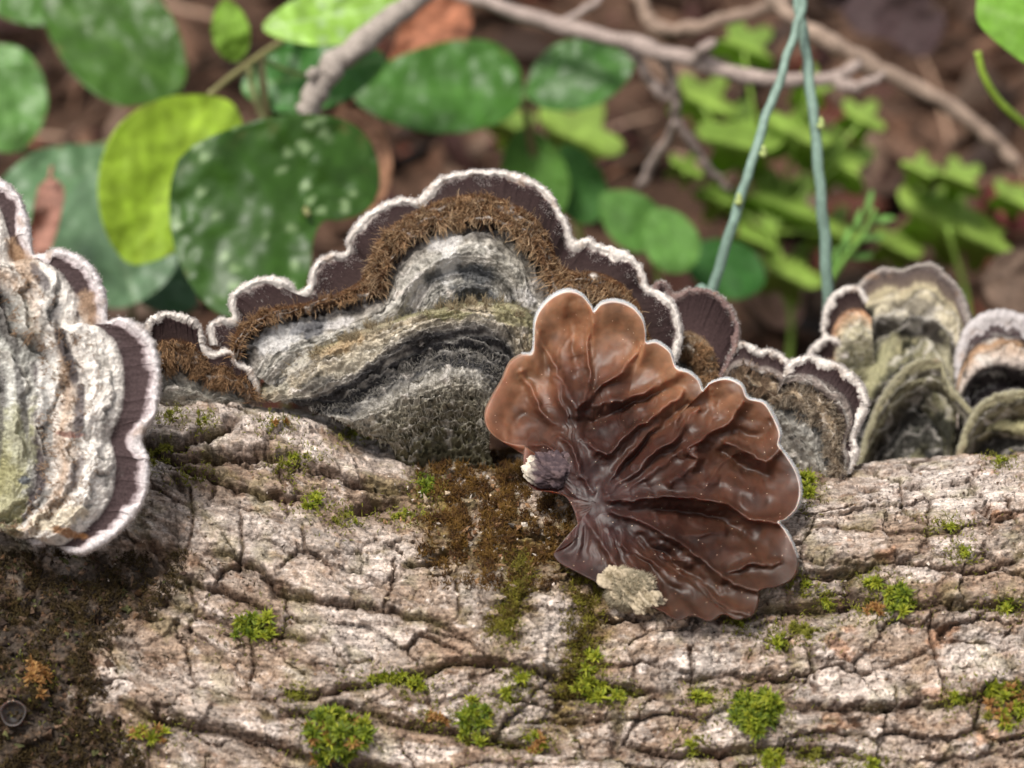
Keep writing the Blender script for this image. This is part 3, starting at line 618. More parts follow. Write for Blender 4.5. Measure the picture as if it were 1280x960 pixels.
Cu = resample(dset(C3, [3.8, 4.1, 4.25, 4.3, 4.25, 4.1, 3.9]), NU); Cu[:, 2] += .05
Cc4 = resample(dset(C4, [3.7, 4.0, 4.1, 4.15, 4.1, 4.0, 3.9]), NU); Cc5 = resample(dset(C5, [3.65, 3.85, 3.85, 3.85, 3.85, 3.9, 3.9]), NU)
Cv = resample(dset(C6, [3.7, 3.9, 4.0, 4.0, 4.0, 3.9, 3.9]), NU); Cc7 = resample(dset(C7, [3.7, 3.8, 3.85, 3.82, 3.8, 3.9, 3.9]), NU); Cb = resample(dset(B7, [4.1, 4.1, 4.1, 4.05, 4.1, 4.2, 4.2]), NU)
rows = rimrows(Mg, 1, 10) + [Cc2, Cc3, Cu, Cc4, Cc5, Cv, Cc7, Cb]
vp = RIMV + [.20, .42, .45, .52, .62, .72, .86, 1.0]
st = [(0, PURP), (.01, (.45, .38, .36)), (.015, WHITE), (.042, WHITE), (.058, (.12, .085, .08)), (.07, PURP), (.19, (.038, .024, .022)), (.21, BRIS), (.41, (.10, .055, .03)), (.44, (.05, .03, .025)), (.47, (.12, .10, .09)), (.53, (.35, .32, .28)), (.60, GREY), (.66, (.36, .33, .29)), (.70, DGREY), (.74, (.30, .28, .26)), (.80, GREY), (.85, (.10, .10, .10)), (.92, (.12, .12, .12)), (1, (.25, .22, .16))]  # darkest brown stop, below the bristles, colours in the shadow gap of the undercut
up = cap('upper_cap', rows, vp, st, cen, NU, 360, 400, .065, 0, .16, .19, .6, paint=[(557, 303, 26, 14, -10, (.66, .63, .60), .9), (560, 335, 14, 26, 20, (.62, .6, .57), .8), (600, 345, 34, 14, 15, (.06, .062, .065), .9), (585, 372, 20, 10, 0, (.05, .05, .05), .9), (540, 350, 20, 10, -25, (.09, .09, .09), .8), (520, 365, 12, 22, 15, (.62, .58, .54), .8), (655, 372, 16, 10, 30, (.6, .57, .55), .7), (640, 330, 30, 40, 0, (.20, .18, .14), .4), (350, 425, 36, 16, -25, (.62, .6, .58), .85), (395, 412, 22, 10, -25, (.12, .12, .13), .85), (425, 405, 20, 7, -20, (.58, .55, .53), .8), (372, 414, 14, 6, -30, (.15, .15, .16), .8)])
fuzz(up, 'rim_fuzz', 14000, .004, .047, .022, .0032, (.70, .64, .60), (.82, .78, .76), spread=.7, nseg=2, seed=1)
cdn = lambda x, y, v: np.where(x > 455, 1, .55)
fuzz(up, 'brown_bristles', 6500, .225, .405, .12, .006, (.17, .075, .03), (1.0, .66, .36), inward=.7, out=.9, spread=.6, nseg=4, seed=4, dens=cdn)
fuzz(up, 'white_dust', 3500, .05, .14, .025, .003, (.5, .45, .42), (.75, .7, .66), nseg=2, seed=9, dens=lambda x, y, v: np.clip(1.2 * fbm(x / 16, y / 16, 901, 3) + .9 * ss(.12, .05, v), 0, 2))
fuzz(up, 'brown_bristles', 2000, .26, .42, .20, .0078, (.14, .055, .018), (1.0, .74, .46), inward=.8, out=.9, spread=.6, nseg=5, seed=2, dens=lambda x, y, v: np.where((x > 455) & (x < 800), 1, .08))
fuzz(up, 'grey_down', 9000, .46, .99, .042, .0035, None, None, inward=.5, out=.8, spread=.8, nseg=2, seed=3, usecol=(.75, 1.3, .02))
# --- its lower tier
T0 = [(322, 498), (326, 486), (350, 462), (390, 440), (430, 424), (470, 408), (510, 396), (545, 388), (590, 380), (625, 379), (650, 386), (668, 402), (674, 430), (676, 470), (670, 500)]
T1 = [(330, 500), (345, 490), (375, 468), (410, 448), (450, 430), (490, 414), (530, 400), (570, 392), (605, 392), (635, 402), (650, 425), (656, 460), (655, 500)]
T2 = [(355, 504), (395, 494), (430, 478), (460, 458), (490, 438), (525, 420), (560, 411), (600, 410), (628, 424), (642, 448), (648, 500)]
T3 = [(390, 512), (425, 505), (455, 492), (485, 472), (520, 452), (555, 440), (590, 438), (618, 448), (634, 466), (640, 510)]
T4 = [(405, 520), (435, 518), (465, 500), (500, 480), (535, 464), (565, 457), (592, 460), (612, 472), (622, 490), (628, 520)]
T5 = [(420, 525), (450, 525), (480, 508), (515, 490), (545, 478), (570, 472), (595, 476), (610, 490), (618, 520)]
T6 = [(450, 540), (480, 540), (510, 520), (545, 508), (575, 502), (600, 512), (612, 545)]
T7 = [(490, 560), (510, 556), (535, 540), (565, 532), (595, 540), (612, 565)]
T8 = [(495, 590), (520, 592), (550, 585), (580, 585), (610, 592), (625, 600)]
D = lambda p, *d: resample(dset(p, list(d)), NU)
rb = D(T0, 3.9, 3.75, 3.6, 3.65, 3.85); rb2 = inset(rb, -2); rb2[:, 2] += .3
rows = [rb2, rb, D(T1, 3.7, 3.5, 3.35, 3.4, 3.7), D(T2, 3.65, 3.45, 3.3, 3.4, 3.7), D(T3, 3.8, 3.65, 3.5, 3.6, 3.8), D(T4, 3.75, 3.6, 3.42, 3.5, 3.75), D(T5, 3.5, 3.3, 3.15, 3.2, 3.5), D(T6, 3.5, 3.3, 3.2, 3.3, 3.5), D(T7, 3.6, 3.5, 3.45, 3.5, 3.6), D(T8, 4.0, 3.9, 3.9, 3.9, 4.0)]
vp2 = [0, .04, .16, .28, .42, .50, .56, .72, .86, 1]
st2 = [(0, OLIVE), (.06, (.30, .27, .17)), (.12, TANF), (.22, (.40, .35, .27)), (.27, (.32, .29, .25)), (.30, (.07, .065, .065)), (.42, BLACK), (.50, (.06, .058, .06)), (.53, (.30, .28, .25)), (.58, (.38, .35, .30)), (.66, (.26, .235, .18)), (.80, (.17, .15, .10)), (.92, (.11, .10, .06)), (1, (.07, .06, .04))]
def comb(x, y, v):
    f = voro(x / 8.5, y / 8.5, 700); return -.11 * ss(.40, .12, f[0]) * ss(.54, .62, v) + .05 * fbm(x / 50, y / 14, 705, 4)
lo = cap('lower_cap', rows, vp2, st2, cen, NU, 320, 430, .075, 0, .16, .02, .6, extra=comb, paint=[(365, 455, 30, 18, -20, (.50, .47, .42), .7), (430, 432, 36, 9, -25, (.42, .30, .17), .7), (345, 480, 18, 14, 0, (.36, .34, .28), .7), (470, 405, 30, 8, -20, (.5, .42, .3), .6), (640, 398, 30, 12, 25, (.26, .24, .12), .7), (560, 395, 36, 6, 0, (.22, .21, .10), .7), (450, 452, 40, 10, -28, (.48, .43, .34), .6), (400, 480, 26, 9, -20, (.10, .095, .09), .7), (520, 425, 26, 7, -20, (.055, .05, .05), .6), (590, 560, 60, 22, 0, (.09, .08, .05), .6)])
fuzz(lo, 'grey_down', 9000, .02, .60, .048, .0036, None, None, inward=.5, out=.8, spread=.8, nseg=2, seed=5, usecol=(.75, 1.35, .02))
fuzz(lo, 'brown_bristles', 1500, .01, .13, .12, .0055, (.14, .09, .04), (.75, .62, .40), inward=-.2, out=1, spread=.6, seed=8, dens=lambda x, y, v: np.clip(.5 + 1.6 * fbm(x / 25, y / 25, 911, 3), 0, 2))
fuzz(lo, 'pale_bristles', 1500, .40, .50, .10, .0042, (.25, .23, .2), (.6, .56, .5), inward=.3, out=1, spread=.4, seed=6)
fuzz(lo, 'pale_bristles', 1600, .52, .88, .09, .0042, (.25, .22, .17), (.55, .5, .4), inward=.6, out=.9, spread=.6, seed=7)

def simple(name, label, margin, base, dm, db, nu, flip, w, prof, stops, seed, nv=200, group=None, rel=.04, hair=None, sm=3, thick=.16, ridges=0, rough_from=.3, roll=.16, part='cap', paint=(), band=1.0, bf=14, ledge=.06, nl=9, parent=None, origin=None, mottle=.45, hc=((.11, .042, .014), (.95, .60, .32)), down=6000, dcol=(.8, 1.5, .04), rimn=4000):
    e = parent or empty(name, P(*(origin or (base[len(base) // 2][0], base[len(base) // 2][1], db if np.isscalar(db) else db[len(db) // 2]))))
    if label: tag(e, label, 'fungus', group)
    ts = [p[0] for p in prof]; dts = [p[1] for p in prof]
    rows = auto_rows(margin, base, dm, db, ts, dts, nu, flip, w, roll, sm)
    vps = RIMV + [.055 + .945 * t for t in ts]
    cp = cap(part, rows, vps, stops, e, nu, nv, seed, rel, ridges, thick, rough_from, mottle, paint=paint, band=band, bf=bf, ledge=ledge, nl=nl)
    if rimn: fuzz(cp, 'rim_fuzz', rimn, .004, .047, .021, .0032, (.66, .6, .56), (.8, .75, .72), spread=.7, nseg=2, seed=seed)
    if down: fuzz(cp, 'grey_down', down, rough_from + .04,   .98, .045, .0036, None, None, inward=.5, out=.8, spread=.8, nseg=2, seed=seed + 1, usecol=dcol)
    if hair: fuzz(cp, 'brown_bristles', hair[0], hair[1], hair[2], hair[3], .0062, hc[0], hc[1], inward=.7, out=.9, spread=.75, nseg=5, seed=seed + 2)
    return e, cp

rim_st = [(0, PURP), (.01, (.45, .38, .36)), (.015, WHITE), (.042, WHITE), (.058, (.12, .085, .08)), (.075, PURP)]
# small bracket at the left end of the row
simple('bracket_fungus', 'small dark two-lobed bracket fungus between the pale left one and the big central one',
       [(176, 440), (180, 410), (188, 396), (205, 390), (225, 391), (243, 399), (254, 415), (258, 434), (268, 440), (278, 436), (292, 440), (300, 452), (314, 458), (324, 474), (325, 498)],
       [(195, 510), (220, 515), (250, 515), (285, 512), (300, 510)], [3.3, 3.4, 3.6, 3.6, 3.7], 3.9, 360, 1, 9,
       [(.28, -.05), (.5, -.12), (.62, .02), (.8, -.05), (1, 0)],
       rim_st + [(.28, (.038, .024, .022)), (.34, BRIS), (.52, (.22, .13, .07)), (.58, (.06, .04, .035)), (.68, GREY), (.85, (.30, .28, .24)), (1, (.16, .12, .08))], 470, 200, hair=(2200, .32, .58, .13), rough_from=.3, down=4500, rimn=5000)
# smooth dark bracket right of the ear
simple('bracket_fungus', 'smooth dark purple-brown bracket fungus behind the upper right edge of the ear',
       [(808, 372), (818, 354), (832, 352), (843, 366), (862, 360), (884, 361), (906, 373), (920, 394), (925, 420), (918, 448), (906, 470), (895, 484)],
       [(830, 470), (840, 480), (850, 490), (862, 500), (872, 505)], [4.7, 4.8, 4.7, 4.5], 4.7, 340, 1, 8,
       [(.45, -.1), (.62, -.25), (.72, -.05), (.85, -.1), (1, .2)],
       [(0, PURP), (.015, (.22, .15, .13)), (.04, (.2, .13, .12)), (.06, PURP), (.45, (.055, .034, .033)), (.5, (.25, .17, .1)), (.68, (.3, .22, .14)), (.8, GREY), (1, GREY)], 490, 190, hair=(2200, .5, .72, .13), rough_from=.46, rimn=2500, down=2500)
# lobed bracket on the right
RS = rim_st + [(.24, (.05, .034, .033)), (.30, (.30, .25, .22)), (.36, (.07, .05, .045)), (.44, (.38, .28, .18)), (.55, (.45, .36, .26)), (.62, DGREY), (.75, GREY), (.85, (.3, .28, .25)), (1, (.25, .22, .18))]
PR = [(.20, -.05), (.30, -.16), (.36, -.06), (.48, -.2), (.58, -.02), (.72, -.12), (.85, .05), (1, .1)]
e5, _ = simple('bracket_fungus', 'lobed bracket fungus with white rim and tan tufts just right of the ear',
       [(978, 470), (984, 454), (996, 447), (1012, 444), (1030, 448), (1052, 457), (1072, 472), (1084, 492), (1085, 513), (1076, 530), (1070, 548), (1074, 566), (1064, 592)],
       [(960, 540), (972, 562), (988, 585), (1005, 600), (1025, 612)], [4.3, 4.4, 4.2, 4.1, 4.0], [4.3, 4.3, 4.3], 380, 1, 11, PR, RS, 510, 220, hc=((.12, .07, .035), (.92, .78, .60)), hair=(2000, .36, .62, .13), rough_from=.2, down=4500, rimn=4500, band=1.3)
simple('', None, [(902, 470), (904, 448), (912, 434), (926, 427), (940, 430), (950, 437), (962, 436), (976, 442), (988, 452), (996, 468), (992, 488)],
       [(915, 520), (930, 530), (945, 538), (960, 540), (972, 538)], [4.6, 4.7, 4.6, 4.4], [4.5, 4.5, 4.4], 300, 1, 9, PR, RS, 515, 180, hc=((.12, .06, .03), (.85, .62, .42)), hair=(1500, .34, .66, .12), rough_from=.24, down=2500, rimn=3000, parent=e5, part='side_lobe')
# blurred olive bracket behind the log on the right
e7, _ = simple('bracket_fungus', 'out of focus olive-grey banded bracket fungus behind the log, right of centre',
       [(1010, 470), (1008, 448), (1022, 432), (1042, 425), (1032, 410), (1032, 385), (1045, 364), (1070, 357), (1082, 345), (1105, 334), (1130, 336), (1148, 329), (1172, 331), (1186, 345), (1202, 362), (1212, 386), (1219, 420), (1216, 455), (1205, 500), (1195, 540)],
       [(1050, 640), (1080, 635), (1110, 632), (1150, 635), (1180, 640)], [7.6, 7.8, 8.0, 7.8, 7.4], 7.6, 340, 1, 10,
       [(.10, -.05), (.22, -.3), (.30, -.1), (.42, -.5), (.55, -.45), (.62, -.15), (.72, -.2), (1, 0)],
       [(0, DGREY), (.02, (.34, .30, .26)), (.04, (.20, .165, .15)), (.06, (.08, .06, .055)), (.12, (.12, .09, .07)), (.15, (.40, .34, .22)), (.24, (.47, .42, .31)), (.27, (.07, .06, .05)), (.33, (.08, .07, .06)), (.37, (.24, .22, .13)), (.52, (.16, .15, .09)), (.57, (.07, .06, .05)), (.62, (.28, .27, .16)), (.66, (.05, .045, .04)), (.8, (.05, .05, .045)), (.88, (.2, .2, .11)), (1, (.12, .12, .08))], 530, 180, band=1.5, bf=13, ledge=.12, nl=10, paint=[(1128, 500, 30, 46, 15, (.035, .035, .03), .95), (1165, 540, 34, 26, 0, (.04, .04, .03), .9), (1095, 470, 10, 60, 25, (.36, .34, .2), .8), (1183, 470, 12, 50, -5, (.40, .37, .26), .8), (1210, 500, 16, 70, 0, (.05, .04, .035), .9), (1055, 400, 10, 24, 25, (.42, .26, .16), .8), (1080, 545, 8, 30, 10, (.05, .05, .05), .8), (1145, 385, 30, 10, 5, (.06, .05, .045), .6)], rough_from=.1, rel=.06, down=5000, rimn=1500, roll=.2)  # darkest paint patches put the shade of a hollow and a gap into the colour
e8, _ = simple('bracket_fungus', 'out of focus dark-banded bracket fungus cut by the right edge of the picture',
       [(1196, 500), (1192, 450), (1204, 412), (1222, 394), (1248, 386), (1275, 391), (1300, 402), (1330, 430), (1345, 480), (1350, 540)],
       [(1200, 630), (1240, 620), (1280, 618), (1320, 625)], [7.2, 7.3, 7.4, 7.2], 7.6, 300, 1, 18,
       [(.16, -.1), (.30, -.35), (.42, .1), (.6, -.5), (.66, -.5), (.75, 0), (1, .1)],
       [(0, DGREY), (.02, (.5, .46, .45)), (.06, (.5, .46, .45)), (.10, (.07, .05, .05)), (.2, (.06, .045, .045)), (.24, (.35, .22, .13)), (.30, (.5, .42, .36)), (.36, (.05, .04, .04)), (.5, (.05, .04, .04)), (.56, (.36, .34, .18)), (.66, (.38, .35, .2)), (.72, (.07, .06, .045)), (1, (.05, .045, .035))], 550, 160, band=1.4, bf=9, rough_from=.1, rel=.05, down=3000, rimn=1000, roll=.22)
OS = [(0, DGREY), (.02, (.27, .25, .17)), (.05, (.33, .30, .19)), (.10, (.20, .18, .11)), (.14, (.07, .06, .045)), (.2, (.26, .24, .15)), (.27, (.08, .07, .05)), (.35, (.035, .033, .03)), (.55, (.05, .048, .04)), (.62, (.22, .21, .13)), (.7, (.04, .04, .035)), (1, (.04, .038, .03))]  # olive rim; the near-black stops colour in the shade of the hollow behind it
simple('', None, [(1062, 640), (1070, 580), (1084, 530), (1104, 488), (1130, 458), (1158, 446), (1178, 452), (1190, 478), (1206, 500), (1218, 515)], [(1090, 650), (1120, 650), (1150, 650), (1180, 645), (1205, 640)], [6.8, 6.9, 6.8, 6.8], 7.4, 260, 1, 7, [(.15, .05), (.35, .4), (.6, .2), (1, .1)], OS, 535, 130, rough_from=.03, rel=.10, down=3500, rimn=900, roll=.13, parent=e7, part='inner_fold', band=1.4, bf=10)
simple('', None, [(1010, 480), (1006, 450), (1018, 428), (1036, 420), (1052, 426), (1062, 445)], [(1030, 520), (1042, 522), (1055, 524)], 7.1, 7.5, 200, 1, 9, [(.25, 0), (.5, -.15), (1, .1)], rim_st + [(.3, PURP), (.4, (.3, .2, .12)), (.7, (.4, .37, .25)), (1, (.2, .19, .12))], 537, 100, rough_from=.3, down=900, rimn=1200, parent=e7, part='side_lobe')
simple('', None, [(1030, 440), (1026, 405), (1034, 375), (1052, 359), (1074, 358), (1086, 372)], [(1062, 470), (1078, 468), (1094, 466)], 7.2, 7.4, 220, 1, 9, [(.3, 0), (.45, -.12), (.6, -.2), (1, .1)], rim_st + [(.28, (.06, .04, .035)), (.34, (.45, .25, .14)), (.5, (.52, .47, .34)), (.8, (.4, .37, .24)), (1, (.2, .19, .12))], 539, 110, rough_from=.25, down=900, rimn=1200, parent=e7, part='side_lobe')
simple('', None, [(1194, 640), (1192, 580), (1204, 535), (1222, 505), (1248, 490), (1280, 486), (1320, 490), (1350, 520)], [(1220, 650), (1250, 650), (1290, 650), (1330, 650)], [6.7, 6.6, 6.6], 7.3, 260, 1, 8, [(.15, .05), (.3, .4), (.6, .2), (1, .1)], OS, 555, 120, rough_from=.03, rel=.10, down=2500, rimn=700, roll=.13, parent=e8, part='inner_fold', band=1.4, bf=10)
# pale near bracket at the left edge
simple('bracket_fungus', 'big pale bracket fungus with scalloped rim over the log, left edge',
       [(-60, 215), (-25, 218), (5, 226), (26, 248), (38, 282), (41, 314), (52, 316), (72, 311), (98, 319), (120, 338), (133, 368), (135, 398), (150, 396), (172, 404), (190, 422), (199, 448), (201, 484), (194, 520), (178, 548), (186, 572), (187, 604), (176, 636), (155, 662), (128, 684), (102, 694), (82, 690), (68, 678), (48, 682), (36, 676), (38, 662)],
       [(-160, 330), (-160, 400), (-150, 480), (-130, 560), (-90, 640)], [.9, .6, .5, .5, .7, 1.0], [1.6, 1.6, 1.5], 620, 1, 12,
       [(.13, -.05), (.24, -.35), (.36, -.38), (.42, -.12), (.52, -.34), (.60, -.2), (.72, -.3), (1, 0)],
       [(0, (.2, .15, .15)), (.012, (.6, .55, .54)), (.03, (.72, .67, .66)), (.055, (.60, .53, .53)), (.075, (.3, .24, .24)), (.088, (.07, .048, .048)), (.175, (.065, .045, .045)), (.20, (.76, .71, .65)), (.30, (.82, .77, .71)), (.37, (.55, .42, .32)), (.41, (.80, .75, .69)), (.435, (.10, .08, .08)), (.47, (.12, .1, .1)), (.50, (.58, .57, .52)), (.57, (.62, .61, .56)), (.59, (.16, .15, .14)), (.615, (.16, .15, .14)), (.65, (.50, .49, .42)), (.8, (.34, .32, .2)), (1, (.2, .17, .1))], 570, 300, rough_from=.13, rel=.05, paint=[(60, 470, 14, 60, 5, (.82, .79, .74), .85), (104, 440, 18, 62, -8, (.84, .79, .73), .6), (105, 600, 17, 55, 18, (.84, .79, .73), .6), (30, 410, 22, 50, -20, (.42, .42, .38), .6), (75, 650, 40, 14, -20, (.72, .64, .5), .9), (88, 668, 26, 6, 10, (.35, .17, .07), .9), (20, 560, 26, 60, 10, (.38, .37, .22), .7), (5, 620, 30, 60, 0, (.30, .28, .14), .8), (110, 385, 14, 26, 0, (.42, .28, .18), .6), (30, 330, 14, 40, -30, (.42, .27, .16), .7), (97, 590, 8, 26, 20, (.16, .13, .13), .7), (90, 545, 20, 5, 0, (.20, .09, .07), .8), (30, 600, 8, 6, 0, (.12, .13, .15), .9), (84, 445, 8, 58, -18, (.10, .085, .085), .95), (100, 515, 8, 34, 4, (.12, .1, .1), .9), (28, 500, 6, 60, -8, (.19, .18, .17), .85), (60, 525, 6, 46, -6, (.22, .21, .2), .8), (8, 415, 8, 46, -28, (.14, .13, .12), .85), (52, 350, 8, 22, -35, (.13, .11, .11), .85), (-5, 560, 9, 60, 5, (.15, .14, .11), .8)], hair=(1800, .26, .44, .09), hc=((.25, .13, .06), (.72, .56, .40)), band=1.1, bf=17, ledge=.15, nl=9, down=12000, rimn=9000, roll=.2, thick=.22, origin=(-40, 640, 1.7), mottle=.3, dcol=(.95, 1.15, .05))

# ---------------------------------------------------------------- the jelly ear
EO = (745, 628)
EM = [(655, 556), (640, 554), (622, 548), (608, 534), (605, 516), (613, 496), (626, 474), (636, 452), (650, 442), (664, 440), (667, 424), (668, 400), (676, 382), (692, 367), (710, 361), (726, 366), (737, 378), (742, 387), (752, 377), (770, 374), (790, 381), (803, 396), (807, 412), (808, 426), (822, 426), (838, 438), (846, 458), (862, 464), (874, 474), (880, 487), (890, 477), (910, 472), (928, 480), (936, 496), (956, 502), (968, 518), (977, 540), (975, 556), (986, 570), (998, 590), (1003, 612), (998, 634), (984, 648), (974, 652), (984, 664), (994, 684), (999, 706), (992, 724), (972, 734), (950, 737), (949, 752), (942, 768), (922, 775), (905, 768), (888, 777), (866, 770), (848, 776), (828, 765), (812, 758), (800, 748), (770, 738), (745, 728), (718, 714), (700, 704), (692, 692), (708, 682), (722, 668), (720, 645), (708, 622), (690, 614), (668, 612), (656, 596), (654, 574)]
NA, NRr = 760, 330
mg = resample(np.array(EM + EM[:1], float), NA + 1)[:-1]
t = np.linspace(0, 1, NRr) ** .8
GXe = EO[0] + (mg[None, :, 0] - EO[0]) * t[:, None]; GYe = EO[1] + (mg[None, :, 1] - EO[1]) * t[:, None]
TT = np.broadcast_to(t[:, None], GXe.shape)
wxe = GXe + 4 * fbm(GXe / 28, GYe / 28, 801, 3); wye = GYe + 4 * fbm(GXe / 28, GYe / 28, 805, 3)
FOLD = [  # polyline, height (1/100 cm), width
    ([(759, 615), (793, 588), (821, 562), (848, 543), (874, 512)], 15, 6), ([(757, 612), (773, 586), (793, 560), (817, 539), (850, 520)], 12, 5),
    ([(745, 567), (766, 563), (783, 543), (807, 526), (834, 507), (852, 490)], 17, 6), ([(727, 546), (742, 560), (756, 566)], 12, 5),
    ([(738, 388), (736, 426), (735, 478), (724, 512)], 10, 5), ([(673, 416), (693, 457), (714, 498), (722, 520)], 13, 7), ([(712, 380), (716, 420), (722, 470)], -10, 9),
    ([(800, 429), (776, 467), (752, 480), (731, 502)], 13, 6), ([(848, 467), (821, 484), (786, 498), (745, 505)], 15, 7), ([(834, 482), (800, 500), (760, 520), (735, 530)], -18, 8),
    ([(928, 500), (903, 533), (875, 546), (866, 567), (872, 578), (855, 591), (836, 603)], 20, 7), ([(872, 548), (862, 556), (860, 568), (868, 574)], 10, 4),
    ([(910, 553), (938, 567), (958, 577), (974, 560)], 20, 6), ([(920, 540), (945, 545), (966, 530)], -12, 8), ([(905, 568), (935, 585), (960, 592)], -16, 10),
    ([(762, 625), (821, 620), (872, 623), (907, 630), (941, 650), (974, 652)], 20, 5), ([(790, 640), (850, 640), (900, 650), (930, 668)], -16, 9),
    ([(766, 640), (815, 656), (840, 672), (865, 689), (884, 706), (909, 727), (950, 738)], 20, 6), ([(800, 672), (840, 700), (870, 725), (900, 745)], -16, 8),
    ([(855, 716), (884, 736), (909, 757), (937, 766)], 14, 6), ([(905, 716), (935, 706), (972, 702)], 16, 6), ([(843, 668), (884, 668), (905, 662)], 8, 6),
    ([(652, 467), (663, 488), (683, 522), (704, 533)], 14, 6), ([(693, 471), (700, 502), (711, 522)], 9, 5), ([(640, 530), (665, 520), (690, 540)], -8, 10),
    ([(890, 490), (893, 515), (880, 540), (850, 565), (800, 600), (765, 622)], 8, 6), ([(860, 505), (830, 530), (800, 560), (775, 595)], -16, 6),
    ([(700, 545), (715, 560), (725, 590), (740, 615)], 12, 5), ([(705, 580), (690, 560), (668, 556)], 10, 5), ([(730, 640), (745, 670), (765, 700), (800, 735)], 9, 6), ([(760, 660), (790, 700), (830, 745)], 8, 6), ([(820, 600), (860, 605), (900, 600), (940, 615)], 7, 9)]
He = np.zeros(GXe.shape)
for pl, a, wd in FOLD:
    d, s, tt = polydist(wxe, wye, resample(np.array(pl, float), 14).tolist()); prof = np.exp(-(d / (wd * .75)) ** 2) * .7 + .5 * np.exp(-(d / (wd * 2.6)) ** 2)
    He += a * 1.15 * prof * (.5 + .5 * np.sin(np.clip(tt, 0.05, .95) * math.pi))
ang = np.arctan2(GYe - EO[1], GXe - EO[0])
aw = ang + .25 * fbm(GXe / 60, GYe / 60, 809, 3)
He += (9 * noise2(np.cos(aw) * 4 + 3, np.sin(aw) * 4 + TT * 1.0, 811) + 1.2 * (1 - 2.2 * np.abs(noise2(np.cos(aw) * 9 + TT, np.sin(aw) * 9 + TT, 813))) * ss(.95, .6, TT)) * ss(.15, .5, TT) * ss(1.02, .75, TT)
He += 1.6 * (1 - 2.5 * np.abs(fbm(GXe / 34, GYe / 34, 816, 2))) * ss(.55, .25, TT) * ss(.0, .1, TT) + 5 * fbm(GXe / 60, GYe / 60, 815, 2)
rloc = np.clip(np.hypot(mg[:, 0] - EO[0], mg[:, 1] - EO[1]) / 170, .05, 1)[None]
He += .25 * fbm(GXe / 12, GYe / 12, 817, 3) * ss(.55, .2, TT)
He *= np.clip(rloc * 1.6, .25, 1)
He -= rloc * 14 * np.exp(-((TT - .72) / .22) ** 2)                              # each lobe is a shallow scoop
He += rloc ** 2 * (13 * ss(.82, .985, TT) - 13 * ss(.985, 1.0, TT))
EB = np.interp(GYe, [360, 480, 600, 700, 775], [2.75, 2.45, 1.9, 1.25, .72]) + .25 * ((GXe - 800) / 200) ** 2 * 0
EB = EB + np.interp(GXe, [600, 660, 720], [.35, .2, 0])
We = P(GXe, GYe, EB) - FW * (He / 100)[..., None]; We = We - UP * (ss(.6, .0, TT) * 0)[..., None]
ce = mix((.115, .038, .024), (.23, .085, .042), ss(.25, .95, TT + .25 * fbm(GXe / 40, GYe / 40, 821, 3)))
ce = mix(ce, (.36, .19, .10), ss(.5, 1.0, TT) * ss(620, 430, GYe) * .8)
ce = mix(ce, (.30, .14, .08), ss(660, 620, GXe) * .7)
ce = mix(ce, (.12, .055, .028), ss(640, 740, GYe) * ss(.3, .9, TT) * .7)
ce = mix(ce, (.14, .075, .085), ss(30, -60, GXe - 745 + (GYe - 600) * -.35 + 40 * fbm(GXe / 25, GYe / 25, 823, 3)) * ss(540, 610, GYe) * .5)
ce = mix(ce, (.19, .10, .10), ss(.35, .05, TT) * .35)
ce = ce * (1 + .30 * fbm(GXe / 16, GYe / 16, 831, 4, .6) - .35 * ss(0, .6, fbm(GXe / 50, GYe / 50, 833, 3)))[..., None]
ce = mix(ce, (.38, .30, .29), ss(.25, .7, fbm(GXe / 14, GYe / 14, 827, 4)) * ss(.42, .1, TT) * .6)
rimw = ss(.975, .993, TT)
topright = np.clip(ss(-2.1, -1.92, ang) * ss(.35, .12, ang), 0, 1)
ce = mix(ce, (.74, .66, .62), rimw * (topright * .95 + .1))
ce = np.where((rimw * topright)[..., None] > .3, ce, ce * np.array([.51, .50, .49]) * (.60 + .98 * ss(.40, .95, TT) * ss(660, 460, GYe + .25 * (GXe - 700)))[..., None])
ear = empty('jelly_ear_fungus', P(735, 640, 2.4)); tag(ear, 'glossy brown wrinkled ear-shaped jelly fungus with white edge, in front of the grey bracket', 'fungus')
ib = np.arange(0, int(NRr * .975), 5)[::-1]; BKe = We[ib] + FW * .12; cbe = np.broadcast_to(np.array((.30, .22, .18)), BKe.shape)
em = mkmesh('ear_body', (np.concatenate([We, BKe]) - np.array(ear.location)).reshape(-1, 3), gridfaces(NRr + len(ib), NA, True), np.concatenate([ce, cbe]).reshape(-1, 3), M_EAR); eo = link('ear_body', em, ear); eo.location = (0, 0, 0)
# white velvet along the edge
sel = np.linspace(0, NA - 1, NA).astype(int); topi = topright[-1] > .3
ri = rng.choice(np.where(topi)[0], 9000); rr_ = rng.integers(NRr - 5, NRr, 9000); root = We[rr_, ri] + FW * (rng.random(9000) * .09)[:, None]
outd = We[-1, ri] - We[-25, ri]; outd /= np.linalg.norm(outd, axis=1, keepdims=True)
o = link('edge_velvet', hairs('edge_velvet', root - np.array(ear.location), outd + .6 * rng.normal(size=(9000, 3)), outd + .8 * rng.normal(size=(9000, 3)), .03, .0035, np.full((9000, 3), .68), np.full((9000, 3), .85), M_HAIR, 2), ear); o.location = (0, 0, 0); tag(o, kind='stuff')
